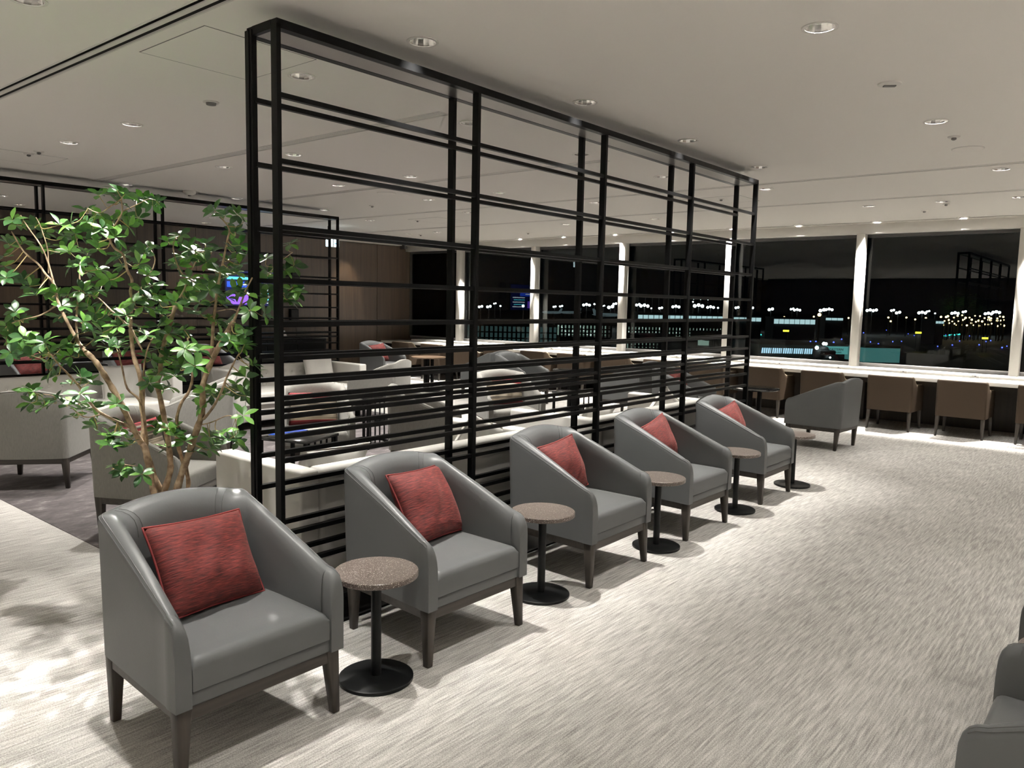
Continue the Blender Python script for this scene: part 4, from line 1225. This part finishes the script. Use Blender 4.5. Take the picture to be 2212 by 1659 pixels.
M_SIGN = emit('lit_sign_panel', (0.72, 0.93, 1.0), 4.5)
M_SIGNB = emit('lit_sign_blue', (0.10, 0.45, 0.75), 1.2)
es = thing('hanging_sign', 'lit white hanging sign with blue arrow behind the end of the far screen', 'sign', (-8.15, 6.50, 2.52))
obj('housing', MB().box(-0.02, 0.02, -0.125, 0.125, -0.07, 0.07), M_PAPER, es, bevel=(0.004, 1))
for s in (-1, 1):
    fx = s*0.0215
    obj('lit_panel', MB().box(min(s*0.02, fx), max(s*0.02, fx), -0.12, -0.012, -0.062, 0.062), M_SIGN, es)
    obj('lit_panel', MB().box(min(s*0.02, fx), max(s*0.02, fx), 0.012, 0.12, -0.062, 0.062), M_SIGN, es)
fy = MB().box(-0.018, 0.018, 0.125, 0.1265, -0.062, 0.062).box(-0.018, 0.018, -0.1265, -0.125, -0.062, 0.062)
obj('lit_end', fy, M_SIGN, es)
ar = MB()
for p in ([(-0.05, -0.02), (0.02, -0.02), (0.02, 0.005), (-0.05, 0.005)], [(0.01, -0.05), (0.055, -0.008), (0.01, 0.035), (0.012, -0.008)]):
    ar.hexa([(0.0215, 0.066+a*0.8, b*0.8) for a, b in p], [(0.0225, 0.066+a*0.8, b*0.8) for a, b in p])
obj('arrow', ar, M_SIGNB, es)
obj('hanger', MB().box(-0.006, 0.006, -0.10, -0.088, 0.07, 0.28).box(-0.006, 0.006, 0.088, 0.10, 0.07, 0.28), M_FRAME, es)

# ------------------------------------------------------------------ the airport outside, at night
M_APRON = plain('night_apron', (0.010, 0.011, 0.012), 0.6)
M_FARB = plain('dark_building', (0.02, 0.022, 0.024), 0.7)
struct('ground', MB().box(-700, 500, 12, 1500, -8.6, -8.0), M_APRON)['label'] = 'dark airport apron outside'
E_WHITE = emit('floodlight_white', (0.85, 0.97, 1.0), 9.0)
E_WARM = emit('streetlight_amber', (1.0, 0.72, 0.30), 5.0)
E_BLUE = emit('taxi_blue', (0.06, 0.10, 1.0), 4.0)
E_GREEN = emit('runway_green', (0.05, 0.85, 0.75), 3.0)
E_YEL = emit('sign_yellow', (0.95, 0.85, 0.05), 2.2)
E_PALE = emit('facade_glow', (0.55, 0.85, 0.90), 0.55)
E_PALE2 = emit('facade_glow_bright', (0.62, 0.90, 0.95), 0.6)
E_TEAL = emit('bridge_teal', (0.08, 0.30, 0.29), 0.75)
E_HALL = emit('hall_interior', (0.42, 0.62, 0.52), 0.30)
E_WIN = emit('bridge_window', (0.45, 0.75, 0.95), 0.9)
BULB = bpy.data.meshes.new('lamp'); 
bm = bmesh.new(); bmesh.ops.create_icosphere(bm, subdivisions=2, radius=1.0); bm.to_mesh(BULB); bm.free()
def bulb(mat):
    me = BULB.copy(); me.materials.append(mat); return me
B_W, B_A, B_B, B_G = bulb(E_WHITE), bulb(E_WARM), bulb(E_BLUE), bulb(E_GREEN)
POLE = MB().box(-0.12, 0.12, -0.12, 0.12, 0.0, 1.0).mesh('pole'); POLE.materials.append(M_FARB)
BAYS = [(880, 985, 'first'), (985, 1143, 'second'), (1143, 1334, 'third'), (1334, 1568, 'fourth'), (1568, 1845, 'fifth'), (1845, 2400, 'sixth')]
def bay(px):
    for a, b, n in BAYS:
        if px < b: return n
    return 'sixth'
BAYN = {}
def place(kind, px):
    n = BAYN.get((kind, bay(px)), 0); BAYN[(kind, bay(px))] = n+1
    return '%s window from the left, %s from its left edge' % (bay(px), (ORD2[n] if n < len(ORD2) else 'later one'))
ORD2 = ['first', 'second', 'third', 'fourth', 'fifth', 'sixth', 'seventh', 'eighth', 'ninth', 'tenth', 'eleventh', 'twelfth', 'thirteenth', 'fourteenth', 'fifteenth', 'sixteenth', 'seventeenth', 'eighteenth', 'nineteenth', 'twentieth', 'twenty-first', 'twenty-second', 'twenty-third', 'twenty-fourth', 'twenty-fifth', 'twenty-sixth']
def mast(px, py, heads, s=1.0, dist=330.0, lab='white floodlight mast on the far side of the apron', me=None, grp='floodlight masts across the apron', name='floodlight_mast'):
    d = ray(px, py); p = CAM+d*(dist/d.dot(_f))
    t = thing(name, lab, 'floodlight' if name == 'floodlight_mast' else 'street light', (p.x, p.y, -8.0), 0, grp)
    inst('pole', POLE, t, (0, 0, 0), (0, 0, 0), (1, 1, p.z+8.0))
    for k in range(heads):
        inst('lamp_head', me or B_W, t, (CR.x*(k-(heads-1)/2)*1.05*s, CR.y*(k-(heads-1)/2)*1.05*s, p.z+8.0+0.25*s*(k % 2)), (0, 0, 0), (0.46*s, 0.46*s, 0.46*s))
FLOOD = [(888,664,1,1.2),(938,658,2,1.1),(950,657,2,.8),(1038,663,2,1.1),(1056,663,2,1.1),(1069,656,2,.7),(1081,661,1,.8),(1130,661,1,1.2),(1164,660,1,1.0),(1198,663,2,.8),(1212,662,2,.8),(1267,659,3,1.2),(1284,657,1,.8),(1319,664,2,1.4),(1328,657,2,1.0),(1304,661,2,.6),(1378,659,2,1.1),(1392,661,3,1.4),(1407,666,1,.7),(1427,666,2,1.0),(1460,663,3,1.2),(1509,661,3,1.5),(1497,652,1,.6),(1535,664,3,1.2),(1551,665,1,.8),(1592,665,2,1.0),(1626,665,1,1.0),(1665,669,2,1.3),(1711,668,2,.9),(1722,670,3,1.1),(1776,671,2,1.4),(1791,669,3,1.2),(1883,671,4,1.2),(1928,671,2,1.0),(1940,676,2,1.2),(1992,676,3,1.3),(2005,673,2,.8),(2020,677,1,.7),(2063,677,3,1.2),(2083,674,2,1.0),(2135,678,3,1.2),(2152,675,3,1.3)]
NUMS = {1: 'single', 2: 'twin', 3: 'triple', 4: 'wide four-lamp'}
for k, (px, py, h, s) in enumerate(sorted(FLOOD)):
    mast(px, py, h, s, 322+14*(k % 2), '%s white floodlight, %s' % (NUMS[h], place('flood', px)))
for k in range(11):
    px = 1380+k*15+rnd.uniform(-2, 2)
    mast(px, 640.5+k*0.7, 1, 0.42, 352, 'dim high lamp dot above the lit pier, %s from the left' % ORD2[k], grp='small lamp masts above the pier')
for k, (px, py) in enumerate([(1694,685),(1703,690),(1733,687),(1758,684),(1766,688),(1782,689),(1816,691),(1833,687),(1919,686),(1924,694),(1958,686),(1977,690),(2000,687)]):
    mast(px, py, 1, 0.75, 300+9*(k % 2), 'amber street light, %s' % place('amber', px), B_A, 'amber street lights across the airfield', 'street_light')
rq = random.Random(5)
for k in range(48):
    px = 2032+(k % 16)*9.2+rq.uniform(-3, 3); py = 683+(k//16)*8+rq.uniform(-3, 3)+(px-2030)*0.02
    mast(px, py, 1, rq.uniform(0.5, 0.85), 268+8*(k//16)+2*(k % 2), 'amber street light in the bright cluster at right', B_A, 'amber street lights clustered at right', 'street_light')
YB_ = MB().box(-0.7, 0.7, -0.1, 0.1, 0.0, 0.42).mesh('sign_face'); YB_.materials.append(E_YEL)
def ground_light(px, py, me, s, lab, grp, name='taxiway_light'):
    p = on_z(px, py, -7.6)
    t = thing(name, lab, 'runway light', (p.x, p.y, -8.0), 0, grp)
    inst('stem', POLE, t, (0, 0, 0), (0, 0, 0), (0.5, 0.5, 0.4)); inst('lamp', me, t, (0, 0, 0.4), (0, 0, 0), (s, s, s))
for k in range(34):
    px = 1632+k*16.5+rq.uniform(-5, 5); py = rq.uniform(712, 752)
    ground_light(px, py, B_B, 0.14+0.09*rq.random(), 'blue taxiway light, %s' % place('blue', px), 'blue taxiway lights')
for k in range(15):
    ground_light(2026+k*3.6, 727-k*0.45+rq.uniform(-1, 1), B_G, 0.26, 'green runway light in the short row at right, %s from the left' % ORD2[k], 'green runway lights')
for px, py, w_ in [(1690,722,'middle of three'),(1702,721,'rightmost of three'),(1644,723,'leftmost of three')]:
    ground_light(px, py, B_G, 0.2, 'green runway light in the fifth window, %s' % w_, 'green runway lights in the fifth window')
for px, py, w_ in [(1698,713,'in the fifth window'),(1984,717,'left in the sixth window'),(2128,729,'right in the sixth window')]:
    d = ray(px, py); p = CAM+d*(190/d.dot(_f))
    t = thing('taxiway_sign', 'low yellow lit taxiway sign on the apron, '+w_, 'sign', (p.x, p.y, p.z-0.4), YAW, 'yellow taxiway signs')
    obj('sign_face', YB_, None, t); obj('leg', MB().box(-0.5, -0.45, -0.05, 0.05, -(p.z-0.4+8.0), 0.0).box(0.45, 0.5, -0.05, 0.05, -(p.z-0.4+8.0), 0.0), M_FARB, t)

def far_pier(pxa, pxb, py_top, py_bot, dist, lab, mat, name='terminal_pier'):
    """a long low lit building across the field, built at its own distance"""
    da, db = ray(pxa, py_top), ray(pxb, py_top)
    A = CAM+da*(dist/da.dot(_f)); B = CAM+db*(dist/db.dot(_f))
    c = (A+B)/2; L = (Vector((B.x-A.x, B.y-A.y, 0))).length; ang = math.atan2(B.y-A.y, B.x-A.x)
    hgt = (py_bot-py_top)/FPX*dist
    t = thing(name, lab, 'building', (c.x, c.y, -8.0), ang)
    zt = c.z+8.0
    obj('body', MB().box(-L/2, L/2, 0.3, 8, 0.0, zt+0.3), M_FARB, t)
    n = max(3, int(L/1.6))
    for k in range(n):
        x0 = -L/2+L*k/n
        obj('lit_window', MB().box(x0+0.14, x0+L/n-0.14, -0.1, 0.3, zt-hgt, zt), mat, t)
    obj('roof', MB().box(-L/2, L/2, -0.5, 8.5, zt+0.3, zt+0.7), M_FARB, t)
far_pier(1378, 1562, 682, 690, 240, 'long lit white pier building across the apron, left of the mullion', E_PALE2)
far_pier(1585, 1645, 686, 694, 240, 'short lit pier section just right of the screen end', E_PALE2)
far_pier(1672, 1762, 690, 700, 240, 'lit pale pier building in the middle of the right-hand windows', E_PALE2)
far_pier(1784, 1822, 687, 692, 260, 'small lit pier end right of the lamp post', E_PALE2)
far_pier(2022, 2040, 694, 699, 230, 'small white lit cargo building at right', E_PALE2)

def glass_hall(pxa, pxb, py_top, py_bot, dist, lab, panels, mat, diag=False):
    da, db = ray(pxa, py_top), ray(pxb, py_top)
    A = CAM+da*(dist/da.dot(_f)); B = CAM+db*(dist/db.dot(_f))
    c = (A+B)/2; L = (Vector((B.x-A.x, B.y-A.y, 0))).length; ang = math.atan2(B.y-A.y, B.x-A.x)
    hgt = (py_bot-py_top)/FPX*dist; zt = c.z+8.0; zb = max(0.3, zt-hgt)
    t = thing('glass_concourse', lab, 'building', (c.x, c.y, -8.0), ang)
    obj('roof', MB().box(-L/2-0.4, L/2+0.4, -0.3, 3.4, zt, zt+0.5), M_FARB, t)
    obj('lower_wall', MB().box(-L/2, L/2, 0.0, 3.4, 0.0, zb), M_FARB, t)
    obj('lit_interior', MB().box(-L/2, L/2, 3.0, 3.2, zb, zt), mat, t)
    for k in range(panels+1):
        x = -L/2+L*k/panels
        obj('mullion', MB().box(x-0.07, x+0.07, -0.1, 0.1, zb, zt), M_FARB, t)
    for k in range(2):
        z = zb+(zt-zb)*(k+1)/3
        obj('transom', MB().box(-L/2, L/2, -0.08, 0.08, z-0.05, z+0.05), M_FARB, t)
    if diag:
        for k in range(panels//3):
            x0, x1 = -L/2+L*(3*k)/panels, -L/2+L*(3*k+3)/panels
            za, zz = (zb, zt) if k % 2 else (zt, zb)
            obj('brace', MB().tube([(x0, 2.2, za), (x1, 2.2, zz)], 0.09, 6), emit_brace, t)
emit_brace = emit('lit_brace', (0.65, 0.85, 0.78), 0.7)
E_GRID = emit('far_facade_teal', (0.15, 0.30, 0.30), 0.12)
glass_hall(880, 1214, 704, 742, 62, 'dim teal glazed building seen through the left windows', 34, E_GRID)
glass_hall(1210, 1320, 703, 728, 56, 'lit glazed walkway seen through the third window', 14, E_HALL, True)
glass_hall(1355, 1575, 708, 730, 54, 'lit glazed walkway with diagonal bracing seen through the fourth window', 30, E_HALL, True)
glass_hall(1360, 1440, 741, 760, 47, 'lower lit glazed corridor under the braced walkway', 10, E_HALL)
glass_hall(1535, 1565, 736, 752, 47, 'small lower lit glazed corridor beside the far mullion', 5, E_HALL)
far_pier(1048, 1122, 697, 701, 150, 'bright lit strip of a pier above the dim teal building', E_PALE2)

# boarding bridge with lettering and a dark cab
def bridge(pxa, pxb, pyt, pyb, dist, lab, winrow=None, body=None):
    da, db = ray(pxa, pyt), ray(pxb, pyt)
    A = CAM+da*(dist/da.dot(_f)); B = CAM+db*(dist/db.dot(_f)); c = (A+B)/2
    L = Vector((B.x-A.x, B.y-A.y, 0)).length; ang = math.atan2(B.y-A.y, B.x-A.x)
    h = (pyb-pyt)/FPX*dist; zt = c.z
    t = thing('boarding_bridge', lab, 'boarding bridge', (c.x, c.y, 0), ang)
    obj('tunnel', MB().box(-L/2, L/2, 0, 2.6, zt-h, zt), body, t)
    obj('roof_rail', MB().box(-L/2, L/2, -0.06, 2.66, zt, zt+0.12), M_FARB, t)
    obj('support_leg', MB().box(-L/2+0.6, -L/2+1.1, 0.9, 1.6, -8.0, zt-h).box(L/2-1.1, L/2-0.6, 0.9, 1.6, -8.0, zt-h), M_FARB, t)
    return t, L, h, zt
M_BRDARK = plain('bridge_dark_teal', (0.02, 0.05, 0.05), 0.5)
D1 = 46.0
t, L, h, zt = bridge(1640, 1762, 745, 771, D1, 'boarding bridge with a row of lit blue windows outside the right windows', body=M_BRDARK)
n = 24
for k in range(n):
    x0 = -L/2+0.15+(L-0.3)*k/n; x1 = -L/2+0.15+(L-0.3)*(k+1)/n
    if k % 5 == 4: x1 -= 0.03
    zz0, zz1 = zt-h*0.72, zt-h*0.28
    obj('window_panel', MB().hexa([(x0, -0.03, zz0), (x1-0.05, -0.03, zz0), (x1-0.05, 0.0, zz0), (x0, 0.0, zz0)], [(x0+0.03, -0.03, zz1), (x1-0.02, -0.03, zz1), (x1-0.02, 0.0, zz1), (x0+0.03, 0.0, zz1)]), E_WIN, t)
t, L, h, zt = bridge(1778, 1832, 748, 765, D1, 'teal lit boarding bridge lettered EASTERN', body=E_TEAL)
M_INK = plain('sign_ink', (0.005, 0.012, 0.012), 0.6)
def text_on(par, txt, size, loc, mat):
    cu = bpy.data.curves.new('lettering', 'FONT'); cu.body = txt; cu.size = size; cu.align_x = 'CENTER'; cu.align_y = 'CENTER'; cu.extrude = 0.01
    o = bpy.data.objects.new('lettering', cu); COL.objects.link(o)
    o.parent = par; o.location = loc; o.rotation_euler = (PI/2, 0, 0)
    cu.materials.append(mat)
    bpy.context.view_layer.update()
    me = bpy.data.meshes.new_from_object(o.evaluated_get(bpy.context.evaluated_depsgraph_get()))
    me.materials.clear(); me.materials.append(mat)
    n = bpy.data.objects.new('lettering', me); COL.objects.link(n); n.parent = par; n.location = loc; n.rotation_euler = (PI/2, 0, 0)
    bpy.data.objects.remove(o); return n
text_on(t, 'EASTERN', 0.20, (0.05, -0.03, zt-h*0.42), M_INK)
text_on(t, 'AIRLINES', 0.12, (0.12, -0.03, zt-h*0.78), M_INK)
t, L, h, zt = bridge(1868, 1945, 752, 783, 44.0, 'teal lit boarding bridge right of the white mullion', body=emit('bridge_teal_dim', (0.05, 0.17, 0.165), 0.6))
rb = on_y(1775, 764, 34.0)
d = ray(1774, 760); p = CAM+d*(43.0/d.dot(_f))
t = thing('bridge_cab', 'dark rounded boarding bridge cab with bright lamps', 'boarding bridge', (p.x, p.y, p.z), YAW)
obj('cab', MB().lathe([(0.28, -0.36), (0.40, -0.30), (0.42, 0.10), (0.34, 0.27), (0.12, 0.33)], 20), M_FARB, t, smooth=50)
obj('hood', MB().box(-0.25, 0.62, -0.5, 0.2, -0.15, 0.1), M_FARB, t, bevel=(0.05, 2))
obj('column', MB().box(-0.15, 0.15, -0.15, 0.15, -8.0-p.z, -0.3), M_FARB, t)
for (x, z, s) in ((-0.42, 0.24, 0.10), (-0.05, 0.47, 0.09), (0.07, 0.46, 0.08), (0.34, -0.28, 0.05)):
    inst('lamp', B_W, t, (x, -0.42, z), (0, 0, 0), (s, s, s))

# parked airliners, small and far
M_PLANE = plain('airliner_white', (0.5, 0.55, 0.58), 0.4)
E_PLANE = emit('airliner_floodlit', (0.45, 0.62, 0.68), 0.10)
def airliner(px, py, dist, rz, lab, s=1.0):
    d = ray(px, py); p = CAM+d*(dist/d.dot(_f))
    t = thing('airliner', lab, 'airplane', (p.x, p.y, p.z), rz, 'parked airliners')
    prof = [(0.1, -16), (1.0, -14.5), (1.8, -11), (1.95, -5), (1.95, 8), (1.5, 12), (0.8, 15), (0.2, 17)]
    me = MB().lathe(prof, 16).mesh('fuselage', 60); me.transform(Matrix.Rotation(PI/2, 4, 'Y')); me.transform(Matrix.Scale(s, 4))
    obj('fuselage', me, E_PLANE, t)
    w = MB()
    for sy in (-1, 1):
        w.hexa([(-3, sy*1.5, -0.9), (3, sy*1.5, -0.9), (6, sy*15, -0.2), (4.5, sy*15, -0.2)], [(-3, sy*1.5, -0.5), (3, sy*1.5, -0.5), (6, sy*15, -0.05), (4.5, sy*15, -0.05)])
    me = w.mesh('wing'); me.transform(Matrix.Scale(s, 4)); obj('wing', me, M_PLANE, t)
    me = MB().hexa([(10, -0.15, 1.2), (15.5, -0.15, 1.0), (15.5, 0.15, 1.0), (10, 0.15, 1.2)], [(14.5, -0.1, 7), (17, -0.1, 7), (17, 0.1, 7), (14.5, 0.1, 7)]).mesh('tail_fin')
    me.transform(Matrix.Scale(s, 4)); obj('tail_fin', me, E_PLANE, t)
    lg = MB()
    for x, y in ((-11, 0), (2, 2.2), (2, -2.2)): lg.box(x-0.25, x+0.25, y-0.25, y+0.25, (-8.0-p.z)/s, -1.2)
    me = lg.mesh('landing_gear'); me.transform(Matrix.Scale(s, 4)); obj('landing_gear', me, M_FARB, t)
airliner(1232, 675, 290, R(39.66), 'pale airliner parked far out, seen between two mullions', 0.24)
airliner(1192, 675, 250, R(39.66), 'small pale airliner parked left of another one', 0.2)
airliner(1310, 680, 260, R(219), 'dim airliner parked just left of the middle mullion', 0.28)
# lamp post near the middle of the right-hand window
mast(1770, 680, 1, 0.6, 120, 'tall lamp post in front of the far pier', B_A, 'lamp posts on the apron', 'street_light')
